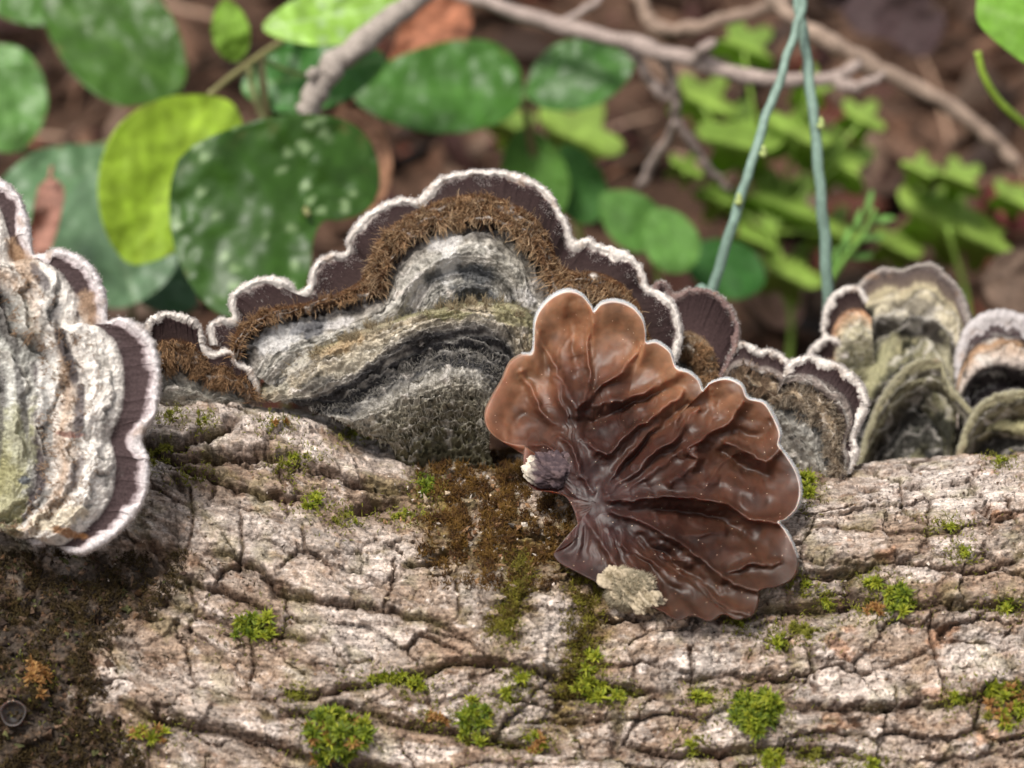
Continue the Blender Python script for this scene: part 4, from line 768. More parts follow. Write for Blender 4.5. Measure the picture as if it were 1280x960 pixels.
# torn pale lump of old flesh under the ear, and the white-edged stub
def lump(name, c, rx, ry, rz, seed, colf, parent, n=90, amp=.3):
    th = np.linspace(0, 2 * math.pi, n, endpoint=False); ph = np.linspace(.02, math.pi - .02, n // 2)
    PH, TH = np.meshgrid(ph, th, indexing='ij'); x = np.sin(PH) * np.cos(TH); y = np.sin(PH) * np.sin(TH); z = np.cos(PH)
    r = 1 + amp * fbm(x * 1.6 + z + seed, y * 1.6 - z * .7, seed, 4, .6) + .10 * fbm(x * 7 + z * 2, y * 7 - z * 3, seed + 5, 3)
    q = P(*c) + (x * r * rx)[..., None] * RT + (z * r * ry)[..., None] * UP + (y * r * rz)[..., None] * FW
    col = colf(x, y, z, r); me = mkmesh(name, (q - np.array(parent.location)).reshape(-1, 3), gridfaces(len(ph), n, True), col.reshape(-1, 3), M_FUR)
    o = link(name, me, parent); o.location = (0, 0, 0); return q, o
tfc = lambda x, y, z, r: mix((.20, .16, .10), (.46, .38, .27), ss(.75, 1.2, r + .3 * fbm(x * 3, z * 3 + y, 77, 3)))
lump('torn_flesh', (770, 724, 1.05), .20, .14, .16, 33, tfc, ear, 90, .6); lump('torn_flesh', (808, 752, .92), .19, .15, .16, 35, tfc, ear, 90, .6)
q, o = lump('torn_flesh', (790, 737, 1.0), .26, .20, .18, 31, tfc, ear, 120, .6)
k = rng.integers(0, q.shape[0] * q.shape[1], 3500); rt = q.reshape(-1, 3)[k]; dn = rt - P(792, 738, .95)
o = link('flesh_fibres', hairs('flesh_fibres', rt - np.array(ear.location), dn + .1 * rng.normal(size=dn.shape), dn + .25 * rng.normal(size=dn.shape), .08, .005, np.tile((.35, .3, .2), (3500, 1)), np.tile((.62, .53, .38), (3500, 1)), M_HAIR, 2), ear); o.location = (0, 0, 0); tag(o, kind='stuff')
lump('dark_stub', (690, 588, 2.0), .36, .24, .16, 37, lambda x, y, z, r: mix(mix((.07, .05, .055), (.13, .09, .09), ss(-.2, .4, fbm(x * 4, z * 4, 3, 3))), (.7, .62, .5), ss(-.55, -.85, x + .15 * fbm(z * 4, y * 4, 6, 3))), ear, 100, .5)

for _o in list(bpy.data.objects):
    if _o.get('label', '').startswith('big pale bracket'):
        lump('attachment', (-150, 545, 3.0), .75, 1.25, 1.7, 51, lambda x, y, z, r: mix((.10, .08, .06), (.34, .31, .22), ss(.8, 1.2, r + .2 * fbm(x * 3, z * 3 + y, 78, 3))), _o, 90, .3)
# ---------------------------------------------------------------- moss
def shoot_mesh(name, n, L, cA, cB, seed):
    r = np.random.default_rng(seed); V, F, C = [], [], []
    for i in range(n):
        az = i * 2.39996 + r.normal() * .25; el = math.radians(12 + 72 * (i / n) ** .8) + r.normal() * .1; ln = L * (1.0 - .35 * i / n) * (.8 + .4 * r.random())
        d = np.array([math.cos(az) * math.cos(el), math.sin(az) * math.cos(el), math.sin(el)]); s = np.array([-math.sin(az), math.cos(az), 0]); up_ = np.cross(d, s) * -1
        b0 = np.array([0, 0, .02 + .10 * L * i / n]); wd = ln * .13; o = len(V)
        tip = b0 + d * ln - np.array([0, 0, 1]) * ln * .12
        V += [b0 - s * wd * .6, b0 + s * wd * .6, b0 + d * ln * .45 - s * wd, b0 + d * ln * .45 + s * wd, b0 + d * ln * .45 - up_ * wd * .7, tip]
        F += [(o, o + 4, o + 2), (o, o + 1, o + 4), (o + 1, o + 3, o + 4), (o + 2, o + 4, o + 5), (o + 4, o + 3, o + 5)]
        a = r.random(); c = np.array(cA) * (1 - a) + np.array(cB) * a
        C += [c * .6, c * .6, c, c, c * .9, c * 1.25]
    return mkmesh(name, np.array(V), np.array(F), np.array(C), M_MOSS)
GRN = [shoot_mesh('shoot', 26, .13, (.13, .18, .012), (.42, .43, .04), s) for s in range(3)]
DGN = [shoot_mesh('shoot', 28, .14, (.05, .09, .01), (.24, .29, .02), s + 10) for s in range(3)]
ORG = [shoot_mesh('shoot', 22, .12, (.28, .12, .04), (.50, .30, .10), s + 20) for s in range(2)]
OLV = [shoot_mesh('shoot', 24, .11, (.12, .12, .02), (.26, .25, .03), s + 30) for s in range(2)]
KIND = dict(g=GRN, d=DGN, o=ORG, v=OLV)
from mathutils import Matrix, Quaternion
def tuft(label, px, py, w, h, kinds, n, sc=1.0, seed=0, group='moss tufts on the log bark'):
    p, nn, d = surf(px, py); e = empty('moss_tuft', p); tag(e, label, 'moss', group); r = random.Random(int(px * 7 + py + seed))
    sc *= .86; n = int(n * 1.25)
    for i in range(n):
        a = r.random() * 6.283; q = math.sqrt(r.random()) if n > 1 else 0
        sp, sn, sd = surf(px + math.cos(a) * q * w, py + math.sin(a) * q * h)
        me = r.choice(KIND[r.choice(kinds)]); o = bpy.data.objects.new('shoot', me); COL.objects.link(o); o.parent = e
        nrm = Vector(sn * .6 + UP * .35 - FW * .35 + np.array([r.uniform(-.4, .4) for _ in range(3)])).normalized()
        s = sc * r.uniform(.75, 1.2); lift = (1 - q) * min(w, h) * .004
        o.matrix_parent_inverse = Matrix.Identity(4)
        o.location = Vector(sp + np.array(nrm) * (lift + .005)) - Vector(p); o.rotation_mode = 'QUATERNION'
        o.rotation_quaternion = nrm.to_track_quat('Z', 'Y') @ Quaternion((0, 0, 1), r.random() * 6.28); o.scale = (s, s, s)
TUFTS = [
    ('bright moss tuft on the bark shelf below the central bracket fungus', 388, 627, 13, 9, 'g', 6, 1.1), ('row of small yellow-green moss shoots trailing right of the brightest left tuft', 430, 648, 14, 8, 'gv', 6, .8),
    ('small moss star beside the dark gap in the left bark slab', 357, 585, 5, 4, 'g', 2, 1.0), ('thin moss fringe along the lower edge of the left bark slab', 372, 570, 14, 3, 'gv', 4, .7),
    ('orange-green moss dot on the whitest bark at left', 347, 531, 10, 4, 'go', 4, .8), ('olive moss patch tucked beside the pale left fungus', 203, 574, 16, 16, 'v', 14, .9),
    ('tiny moss dot on the upper left bark flake', 209, 519, 6, 3, 'gv', 3, .7), ('tiny moss dot right of the upper left bark flake', 253, 529, 4, 4, 'gv', 3, .7),
    ('tiny moss shoots at the crest of the left bark slab', 445, 542, 8, 4, 'g', 3, .7), ('moss shoot low on the brown rot left of centre', 243, 593, 4, 3, 'g', 2, .7),
    ('green moss clump in the furrow below the left diagonal slab', 318, 785, 26, 16, 'gd', 18, 1.2), ('large dark green moss cushion at the bottom edge, left of centre', 420, 922, 40, 34, 'ddgo', 48, 1.35),
    ('narrow row of moss in the furrow at lower centre left', 482, 848, 22, 5, 'g', 9, .9), ('single yellow-green moss star in the row at lower centre left', 518, 856, 6, 5, 'g', 4, 1.2),
    ('olive moss clump at the lower centre', 598, 905, 22, 28, 'gvd', 24, 1.1), ('orange dried moss rosette left of the lower centre clump', 547, 898, 12, 7, 'o', 7, .9),
    ('single moss star below the pale plate at centre', 650, 845, 5, 4, 'g', 2, 1.2), ('single moss star right of the lower centre clump', 637, 869, 6, 5, 'g', 3, 1.1),
    ('bright moss clump in the crack below the torn pale flesh', 738, 862, 24, 12, 'g', 16, 1.35), ('moss shoots climbing the crack above the bright centre clump', 740, 828, 9, 14, 'g', 7, 1.2),
    ('moss star at the right end of the bright centre clump', 772, 868, 6, 5, 'g', 3, 1.2), ('yellow moss sprinkle at the bottom, right of centre', 672, 930, 18, 13, 'gvo', 10, .9),
    ('bright green moss cushion under the right side of the ear', 944, 892, 28, 26, 'gdd', 42, 1.3), ('spiky moss star left of the green cushion under the ear', 878, 875, 11, 6, 'g', 6, 1.1),
    ('moss sprigs at the bottom edge below the green cushion', 966, 948, 16, 9, 'g', 9, 1.0), ('tiny moss sprig on the dark bottom edge right of centre', 866, 930, 7, 12, 'gv', 5, .8),
    ('tall moss sprig touching the right edge of the ear', 1008, 608, 6, 18, 'g', 9, 1.3), ('green moss tuft on the furrow at middle right', 1125, 752, 17, 17, 'gd', 18, 1.2),
    ('orange dry moss left of the middle right tuft', 1094, 763, 13, 6, 'o', 8, .9), ('small moss sprig above the middle right tuft', 1092, 730, 8, 8, 'g', 5, 1.0),
    ('moss cushion below the lowest lobe of the ear, right of it', 1000, 790, 22, 8, 'v', 12, 1.0), ('yellow-green moss left of the olive cushion under the ear', 972, 803, 9, 6, 'g', 6, 1.0),
    ('single moss dot in the furrow right of the ear', 1005, 735, 5, 4, 'gv', 3, .9), ('single moss star in the furrow below the ear tip', 1033, 752, 5, 4, 'g', 3, .9),
    ('small moss star at the shadowed foot of the ear', 925, 779, 5, 4, 'g', 3, .8), ('moss tuft in the furrow at the right edge', 1260, 760, 15, 7, 'g', 10, 1.1),
    ('moss dots in the crack of the upper right bark', 1185, 660, 16, 4, 'gv', 6, .8), ('single moss dot right of the pale plate', 1204, 693, 5, 5, 'g', 3, .8),
    ('orange and green moss cushion at the right edge', 1255, 880, 28, 28, 'gogv', 40, 1.2), ('moss dot left of the orange and green cushion', 1196, 874, 6, 7, 'g', 4, .9),
    ('moss blob at the bottom edge on the pale right bark', 1018, 945, 8, 12, 'v', 6, .9), ('bright moss dot at the bottom edge right of the blob', 1088, 955, 8, 5, 'g', 4, 1.0),
    ('moss shoots bordering the brown moss at its left', 530, 612, 9, 14, 'd', 8, 1.0), ('small moss cluster left of the brown moss', 505, 645, 12, 5, 'gv', 6, .8),
    ('orange dry moss in the dark lower left corner', 44, 850, 12, 22, 'o', 13, 1.2), ('orange and yellow moss sprig near the bottom left', 185, 918, 22, 8, 'oog', 10, 1.2),
    ('tiny moss dot on the pale plate at lower left', 372, 870, 5, 4, 'gv', 3, .8), ('moss dots on the mossy bark strip below the brown moss', 635, 785, 5, 16, 'v', 5, .9),
    ('green moss dot at the right edge of the top bark', 1253, 578, 6, 3, 'g', 3, .8)]
rs = random.Random(5)
for T in TUFTS: tuft(T[0], T[1], T[2], T[3], T[4], list(T[5]), T[6], T[7])

def ground_moss(name, label, centre_fn, n, L, cA, cB, seed, kind='stuff', parent=None):
    """a felt of fine moss strands over the bark: nobody could count them"""
    roots, nrm, a = [], [], []
    r = random.Random(seed); tries = 0
    while len(roots) < n and tries < n * 12:
        tries += 1; px, py, wgt = centre_fn(r)
        if wgt < r.random(): continue
        p, nn, d = surf(px, py); roots.append(p); nrm.append(nn); a.append(.5 + .5 * math.sin(px * .13 + py * .09) * math.sin(py * .17 - px * .05))
    roots = np.array(roots); nrm = np.array(nrm); a = np.clip(np.array(a) + .3 * rng.normal(size=len(a)), 0, 1)[:, None]
    off = rng.random((len(roots), 1)) * .05
    c = np.array(cA) * (1 - a) + np.array(cB) * a
    org = roots.mean(0); me = hairs(name, roots + nrm * off - org + rng.normal(size=roots.shape) * .012, nrm * .8 + UP * .3 + .9 * rng.normal(size=roots.shape), nrm * .5 + UP * .2 + 1.1 * rng.normal(size=roots.shape), L * (.5 + rng.random(len(roots))), .009, c * .7, c * 1.3, M_MOSS, 2)
    o = link(name, me); o.location = Vector(org); tag(o, label, 'moss', None, kind); return o
_NT = {}
def nz(x, y, s, sc):
    if (s, sc) not in _NT:
        a, b = np.meshgrid(np.arange(-160, 1480, 3), np.arange(380, 1080, 3)); _NT[(s, sc)] = noise2(a / sc, b / sc, s)
    t = _NT[(s, sc)]; return float(t[min(max(int((y - 380) / 3), 0), t.shape[0] - 1), min(max(int((x + 160) / 3), 0), t.shape[1] - 1)])
def brown_area(r):
    px = r.uniform(520, 720); py = r.uniform(545, 740)
    cx = 615 + (py - 640) * .15; wgt = math.exp(-((px - cx) / 82) ** 4) * math.exp(-((py - 628) / 88) ** 4) * max(0, .35 + 1.7 * nz(px, py, 5, 20)); return px, py, wgt
ground_moss('brown_moss', 'felt of rusty brown moss on the log below the big bracket, beside the ear', brown_area, 13000, .08, (.085, .035, .010), (.24, .13, .025), 3)
def strip_area(r):
    t = r.random(); k = r.random() < .5
    px, py = (640 + 14 * math.sin(t * 5) + r.gauss(0, 8), 690 + t * 105) if k else (735 - 22 * t * t + r.gauss(0, 13), 700 + t * 170); return px, py, .5 + .9 * nz(px, py, 9, 14)
ground_moss('olive_moss', 'olive moss strands running down the bark cracks below the brown moss', strip_area, 4200, .07, (.10, .06, .01), (.28, .25, .03), 5)
def dark_area(r):
    px = r.uniform(-20, 330); py = r.uniform(690, 975)
    return px, py, (1 if px < float(dark_edge(py)) + 10 else .03) * max(0, .25 + 1.3 * nz(px, py, 14, 30))
ground_moss('dark_moss', 'dark blackish green and brown moss felt over the rotten lower left of the log', dark_area, 8000, .08, (.045, .028, .012), (.12, .08, .025), 6)
def bits(r):
    T = TUFTS[r.randrange(len(TUFTS))]; px = r.gauss(T[1], T[3] * 1.1 + 6); py = r.gauss(T[2], T[4] * .8 + 5); return px, py, max(0, .4 + 1.2 * nz(px, py, 19, 9))
ground_moss('moss_mat', 'thin olive moss felt creeping over the bark round the brighter tufts', bits, 9000, .06, (.13, .12, .015), (.38, .38, .05), 7)
def gran(r):
    px = r.uniform(1030, 1210); return px, r.uniform(566, 590), .6
def rot_area(r):
    px, py = r.uniform(-10, 280), r.uniform(690, 970); e_ = float(dark_edge(py)); return px, py, max(0, min(1, (e_ + 20 - px) / 60)) * (.5 + .5 * nz(px, py, 23, 30))
# crumbs of bark, soil and rot
def crumbs(name, label, fn, n, s0, s1, pal_, seed):
    r = random.Random(seed); rr = np.random.default_rng(seed); base = np.array([(1, 0, 0), (-1, 0, 0), (0, 1, 0), (0, -1, 0), (0, 0, 1), (0, 0, -1)], float)
    fc = np.array([(0, 2, 4), (2, 1, 4), (1, 3, 4), (3, 0, 4), (2, 0, 5), (1, 2, 5), (3, 1, 5), (0, 3, 5)]); V, C = [], []
    while len(V) < n:
        px, py, wgt = fn(r)
        if wgt < r.random(): continue
        p, nn, d = surf(px, py); q = base * rr.uniform(.5, 1.5, (6, 1)) + rr.normal(size=(6, 3)) * .25; m = np.linalg.qr(rr.normal(size=(3, 3)))[0]
        q = (q * np.array([1.5, 1, .6])) @ m * rr.uniform(s0, s1) ; V.append(p + q + nn * .01); C.append(np.tile(np.array(pal_[r.randrange(len(pal_))]) * rr.uniform(.6, 1.3), (6, 1)))
    V = np.array(V); org = V.reshape(-1, 3).mean(0); F = (np.arange(n)[:, None, None] * 6 + fc[None]).reshape(-1, 3)
    o = link(name, mkmesh(name, V.reshape(-1, 3) - org, F, np.concatenate(C), M_BARK, False)); o.location = Vector(org); tag(o, label, 'crumbs', None, 'stuff')
crumbs('rot_crumbs', 'dark and tan crumbs of rotten bark over the lower left of the log', rot_area, 750, .012, .055, [(.04, .025, .018), (.08, .045, .028), (.15, .095, .06), (.05, .035, .025), (.11, .06, .03), (.07, .07, .025)], 11)
crumbs('bark_crumbs', 'pale and rusty bark crumbs caught in the brown moss below the bracket', lambda r: (r.gauss(620, 55), r.gauss(635, 50), .8), 420, .010, .045, [(.60, .52, .44), (.35, .2, .1), (.2, .1, .05), (.5, .38, .26)], 12)
crumbs('bark_grit', 'fine dark and pale grit lying in the furrows of the log', lambda r: (r.uniform(120, 1290), r.uniform(590, 965), .9), 900, .006, .024, [(.08, .05, .035), (.45, .37, .3), (.2, .13, .08), (.6, .5, .42)], 13)
# little brown cup fungus in the lower left corner
p, nn, d = surf(20, 893); e = empty('cup_fungus', p); tag(e, 'tiny round brown cup fungus in the dark lower left corner', 'fungus')
th = np.linspace(0, 2 * math.pi, 40, endpoint=False); prof = [(.02, -.03), (.10, 0), (.16, .06), (.17, .12), (.155, .13), (.13, .09), (.08, .05), (.0, .04)]
nzv = Vector(nn * .5 - FW).normalized(); qa = nzv.to_track_quat('Z', 'Y')
V = np.array([[*(qa @ Vector((r_0 * math.cos(a) * (1 + .08 * math.sin(3 * a)), r_0 * math.sin(a), z)))] for r_0, z in prof for a in th]); C = np.repeat([(.05, .035, .028)] * 3 + [(.035, .026, .022)] * 2 + [(.02, .014, .012)] * 3, 40, 0)
o = link('cup', mkmesh('cup', V, gridfaces(8, 40, True), C, M_EAR), e); o.location = (0, 0, 0)

# ---------------------------------------------------------------- leaves and plants behind the log
def leaf_mesh(name, outline, base, tip, d, tilt, col, colv, mat, org, cup=.15, nu=120, nr=22, spots=0, seed=0, vein=.45, wavy=.13):
    """outline: closed pixel polygon; filled by a fan of rings round a point on the midrib. Real thickness comes from solidify."""
    out = resample(np.array(list(outline) + [outline[0]], float), nu + 1)[:-1]
    b = np.array(base, float); tp = np.array(tip, float); c = b * .45 + tp * .55
    # rings shrink towards the midrib segment
    ax = tp - b; L = np.linalg.norm(ax); ax /= L; s = np.clip(((out - b) @ ax) / L, .04, .96); foot = b + ax * (s * L)[:, None]
    t = np.linspace(0, 1, nr)[:, None, None]; G = foot[None] * (1 - t) + out[None] * t
    x, y = G[..., 0], G[..., 1]; perp = np.array([-ax[1], ax[0]]); off = ((G - b) @ perp); al = ((G - b) @ ax) / L
    wmax = np.abs((out - b) @ perp).max() + 1e-6
    dep = d + tilt[0] * (x - c[0]) / 100 + tilt[1] * (y - c[1]) / 100 - cup * (np.abs(off) / wmax) ** 1.8 * wmax / 100 * 1.5
    dep = dep + .30 * (al - .5) ** 2 + wavy * fbm(x / 60, y / 60, seed + 2, 3)
    sv = np.sin((al * 13 - np.abs(off) / wmax * 3.2) * 6.283 * .5)
    dep = dep + .012 * sv * (np.abs(off) / wmax) ** 1.4
    W = P(x, y, dep)
    cc = mix(col, colv, np.clip(np.exp(-(np.abs(off) / (wmax * .05)) ** 2) * vein + .22 * vein * ss(.8, 1, sv), 0, 1))
    cc = cc * (1 + .22 * fbm(x / 40, y / 40, seed + 4, 3))[..., None]
    if spots:
        f = voro(x / 24, y / 20, seed + 8); sp = ss(.33, .2, f[0] + .12 * fbm(x / 9, y / 9, seed + 9, 2)) * (h01(f[2], seed) < .5) * ss(-.2, .3, fbm(x / 70, y / 70, seed + 10, 2) + .15)
        cc = mix(cc, (.30, .42, .20), sp * spots)
    th = .032; WB = W[::-1] + FW * th * np.clip(np.linspace(0, 3, nr), 0, 1)[:, None, None] + FW * .004
    bz = np.clip(ss(.25, .7, fbm(x / 22, y / 22, seed + 15, 4)) * ss(.75, 1.0, np.broadcast_to(t[..., 0], x.shape)), 0, 1); cc = mix(cc, np.array((.20, .13, .05)), bz * .5)
    me = mkmesh(name, (np.concatenate([W, WB]) - org).reshape(-1, 3), gridfaces(nr * 2, nu, True), np.concatenate([cc, cc[::-1] * 1.1]).reshape(-1, 3), mat); return me
def oval(cx, cy, a, b, rot, pt=.25, n=28):
    """leaf outline: long half-axis a, half width b, rot degrees; pointed at both ends by pt"""
    th = np.linspace(0, 2 * math.pi, n, endpoint=False); u = np.cos(th); v = np.sin(th) * (1 - pt * np.abs(u) ** 3) * (1 + .12 * u); r = math.radians(rot)
    return [(cx + a * p_ * math.cos(r) - b * q_ * math.sin(r), cy + a * p_ * math.sin(r) + b * q_ * math.cos(r)) for p_, q_ in zip(u, v)], (cx - a * math.cos(r), cy - a * math.sin(r)), (cx + a * math.cos(r), cy + a * math.sin(r))
def add_leaf(plant, outline, base, tip, d, tilt, col, colv=None, mat=None, name='leaf', label=None, **kw):
    colv = colv or tuple(min(1, c * 1.5 + .01) for c in col)
    me = leaf_mesh(name, outline, base, tip, d, tilt, col, colv, mat or M_LEAF, np.array(plant.location), **kw)
    o = link(name, me, plant); o.location = (0, 0, 0)
    if label: tag(o, label)
    return o
def stem(plant, pts, rad, col, name='stem', mat=None, k=8):
    """pts: (px,py,d) list"""
    q = catmull(np.array([P(*p) for p in pts]), 8); r = np.interp(np.linspace(0, 1, len(q)), [0, 1], rad if not np.isscalar(rad) else (rad, rad))
    o = link(name, tube_mesh(name, [(q - np.array(plant.location), r, k, .12, 3, col)], mat or M_STEM), plant); o.location = (0, 0, 0); return o
def rooted(px, py, d_from):
    """ground point straight below a point in the picture"""
    p = P(px, py, d_from); return np.array([p[0], p[1], ground_z(p[0], p[1])])
def plant(name, label, px, py, d, cat='plant', group=None):
    g_ = rooted(px, py, d); e = empty(name, g_); tag(e, label, cat, group); return e
def gstem(e, top, rad, col):
    """stem from the plant's root to a pixel point"""
    a = np.array(e.location); b = P(*top); m = (a + b) / 2 + np.array([.5, .3, .4]); q = catmull(np.array([a - np.array([0, 0, .3]), m, b]), 10)
    o = link('stem', tube_mesh('stem', [(q - a, np.linspace(rad * 1.3, rad, len(q)), 8, .12, 3, col)], M_STEM), e); o.location = (0, 0, 0)
DK = (.04, .10, .012); MD = (.06, .15, .02); YG = (.31, .46, .04); LB = (.22, .38, .05); GG = (.10, .19, .085)
# seedling with the bright leaf and the spotted leaf
pa = plant('broadleaf_seedling', 'seedling with one bright yellow-green leaf and one big dark spotted round leaf, left', 300, 90, 14.5); 
add_leaf(pa, [(262, 118), (288, 127), (302, 150), (304, 190), (290, 235), (262, 278), (230, 308), (200, 324), (168, 331), (148, 318), (130, 285), (122, 240), (128, 195), (145, 160), (175, 135), (215, 120)], (262, 118), (170, 328), 13.4, (.35, -.4), YG, (.42, .58, .06), label='bright yellow-green leaf in front', cup=.25, seed=3, vein=.5, mat=M_LEAFS)
add_leaf(pa, [(222, 200), (245, 180), (290, 160), (340, 146), (390, 143), (430, 150), (458, 170), (472, 200), (474, 235), (460, 262), (430, 275), (405, 276), (392, 300), (388, 340), (375, 375), (345, 395), (300, 400), (262, 385), (232, 345), (215, 295), (212, 240)], (385, 268), (235, 300), 11.6, (.2, -.4), (.030, .082, .008), (.06, .14, .02), spots=.75, label='big dark green round leaf with pale spots', seed=5, cup=.18, vein=.2)
add_leaf(pa, *oval(288, 38, 40, 24, 80), 14.5, (.2, .2), LB, mat=M_LEAFS, seed=7)
add_leaf(pa, *oval(392, 92, 92, 46, 168, .3), 15.0, (.1, -.7), (.05, .16, .03), (.2, .32, .1), seed=8)
add_leaf(pa, *oval(425, 18, 98, 38, -10, .3), 14.2, (.2, -.7), (.24, .42, .06), (.45, .6, .3), spots=.6, seed=9, label='pale bright leaf at the top edge')
stem(pa, [(262, 118, 13.3), (290, 95, 13.7), (325, 70, 14.2), (370, 40, 15), (420, 5, 15.5)], (.05, .07), (.22, .2, .08)); stem(pa, [(385, 268, 11.7), (350, 200, 14.2), (318, 120, 14.5), (312, 85, 14.4)], .05, (.2, .2, .08))
stem(pa, [(325, 70, 14.2), (350, 85, 14.6), (400, 100, 15)], .04, (.2, .26, .08)); gstem(pa, (325, 70, 14.2), .07, (.2, .17, .08))
pb = plant('broadleaf_seedling', 'seedling with two glossy dark leaves in the top left corner', 120, 100, 18)
add_leaf(pb, [(52, 5), (80, -25), (130, -35), (180, -20), (212, 15), (230, 60), (232, 100), (215, 118), (185, 130), (150, 132), (115, 115), (85, 85), (62, 45)], (60, 0), (228, 112), 17.0, (.3, -.8), (.045, .11, .013), (.09, .18, .03), seed=11, cup=.2)
add_leaf(pb, [(-40, 60), (0, 55), (30, 62), (52, 90), (60, 130), (48, 165), (20, 190), (-20, 180), (-50, 130)], (-30, 60), (25, 185), 16.5, (.4, -.5), (.10, .22, .05), (.2, .35, .12), seed=12)
add_leaf(pb, *oval(30, 5, 60, 25, 10), 17.5, (.1, -.4), MD, seed=13)
gstem(pb, (228, 118, 17.2), .07, (.16, .12, .06)); stem(pb, [(228, 112, 17.1), (130, 180, 17.6), (25, 190, 17)], .05, (.16, .2, .06))
pc = plant('broadleaf_seedling', 'low seedling with dull grey-green leaves behind the left fungus', 90, 330, 19)
add_leaf(pc, [(-20, 260), (10, 215), (50, 188), (95, 180), (135, 184), (150, 205), (120, 240), (80, 262), (30, 282), (-10, 290)], (145, 190), (-15, 275), 16, (.2, -.9), GG, (.2, .3, .16), seed=14)
add_leaf(pc, [(60, 300), (75, 255), (110, 220), (150, 210), (190, 225), (222, 270), (225, 320), (200, 360), (150, 385), (100, 370), (70, 340)], (120, 215), (170, 380), 15.6, (.3, -.7), (.11, .19, .10), (.22, .32, .18), seed=15)
add_leaf(pc, *oval(190, 340, 70, 40, 40), 17.5, (.2, -.8), (.05, .12, .05), seed=16)
gstem(pc, (150, 205, 16), .06, (.14, .16, .07))
pd = plant('broadleaf_seedling', 'green seedling with two opposite pointed leaves behind the top of the big bracket', 655, 150, 19)
add_leaf(pd, [(436, 112), (470, 85), (520, 62), (570, 50), (615, 52), (642, 72), (654, 105), (648, 135), (620, 155), (580, 166), (530, 165), (480, 150), (450, 132)], (652, 115), (438, 113), 17, (.2, -.7), (.05, .145, .018), (.10, .22, .05), seed=17)
add_leaf(pd, [(655, 118), (668, 80), (695, 55), (730, 48), (765, 58), (792, 72), (785, 100), (758, 125), (720, 138), (680, 136)], (655, 120), (790, 74), 17.2, (-.2, -.7), (.048, .135, .022), (.1, .22, .05), seed=18)
add_leaf(pd, *oval(668, 220, 62, 42, 75, .15), 17.8, (.1, -.5), (.11, .25, .04), (.18, .34, .09), mat=M_LEAFS, seed=19)
add_leaf(pd, *oval(722, 230, 52, 34, 70, .15), 18.4, (.1, -.5), (.08, .22, .045), mat=M_LEAFS, seed=20)
gstem(pd, (655, 125, 17.4), .07, (.2, .15, .07)); stem(pd, [(655, 120, 17.3), (658, 145, 17.5), (664, 165, 17.8)], .05, (.18, .2, .07))
LOB = lambda cx, cy, r, rot, dep_, n=5: [(cx + r * (1 - dep_ * (.5 - .5 * math.cos(2 * math.pi * k / 10 * n))) * math.cos(math.radians(rot) + 2 * math.pi * k / 50), cy + r * .92 * (1 - dep_ * (.5 - .5 * math.cos(2 * math.pi * k / 10))) * math.sin(math.radians(rot) + 2 * math.pi * k / 50)) for k in range(50)]
def lobed(plant_, cx, cy, r, rot, d, col, seed, dp=.45):
    out = LOB(cx, cy, r, rot, dp, 1); a = math.radians(rot)
    add_leaf(plant_, out, (cx + r * .02, cy + r * .1), (cx + .12 * r * math.cos(a), cy - r * .1), d, (.1, -.6), col, mat=M_LEAFS, seed=seed, cup=.0, vein=.2, nu=200, nr=20)
YL = (.36, .52, .10); YM = (.30, .46, .08)
pe = plant('ground_ivy', 'yellow-green lobed leaves low behind the big bracket top', 700, 190, 20); lobed(pe, 720, 175, 62, 10, 19.5, YL, 21, .4); lobed(pe, 640, 160, 34, 40, 19.8, YL, 22, .3); gstem(pe, (700, 185, 19.6), .05, YM)
pf = plant('herb_seedling', 'green leaflets right of the big bracket top', 805, 300, 18); add_leaf(pf, *oval(790, 275, 50, 34, 40), 17.2, (.1, -.6), (.10, .23, .045), mat=M_LEAFS, seed=23); add_leaf(pf, *oval(838, 300, 44, 34, 60, .1), 17.0, (.1, -.6), (.13, .28, .06), mat=M_LEAFS, seed=24)
add_leaf(pf, *oval(905, 335, 54, 36, 20, .2), 18.2, (.1, -.5), (.045, .15, .03), mat=M_LEAFS, seed=25); gstem(pf, (812, 290, 17.4), .05, YM); stem(pf, [(812, 290, 17.4), (850, 320, 18), (870, 330, 18.3)], .04, YM)
pg = plant('lobed_herb', 'cluster of yellow-green lobed leaves behind the crossing green stems', 960, 250, 21)
for (cx, cy, r, rot, s) in ((878, 128, 46, 20, 31), (925, 180, 60, 60, 32), (995, 170, 52, 0, 33), (975, 255, 58, 30, 34), (1045, 205, 52, -20, 35), (855, 212, 26, 15, 36), (985, 345, 46, 10, 37), (930, 60, 44, 35, 38), (1075, 150, 34, 20, 39), (900, 250, 36, 50, 46), (1040, 290, 40, 5, 47), (940, 300, 34, 30, 48), (1010, 110, 34, -10, 49)):
    lobed(pg, cx, cy, r, rot, 20 + (s % 4) * .5, YL if s % 2 else YM, s); stem(pg, [(cx, cy + 4, 20.1 + (s % 4) * .5), ((cx + 965) / 2, (cy + 270) / 2 + 10, 21.5), (965, 290, 21.3)], .035, YM)
gstem(pg, (965, 290, 21.3), .05, YM)
ph_ = plant('lobed_herb', 'yellow-green lobed leaves above the blurred bracket at the right', 1190, 300, 21)
for (cx, cy, r, rot, s) in ((1175, 275, 66, 5, 41), (1198, 225, 34, 40, 42), (1225, 300, 46, 30, 43), (1120, 310, 36, 10, 50), (1150, 215, 28, -10, 51), (1265, 250, 34, 20, 52)): lobed(ph_, cx, cy, r, rot, 20 + (s % 3) * .6, YL, s, .42)
gstem(ph_, (1185, 285, 20.6), .05, YM)
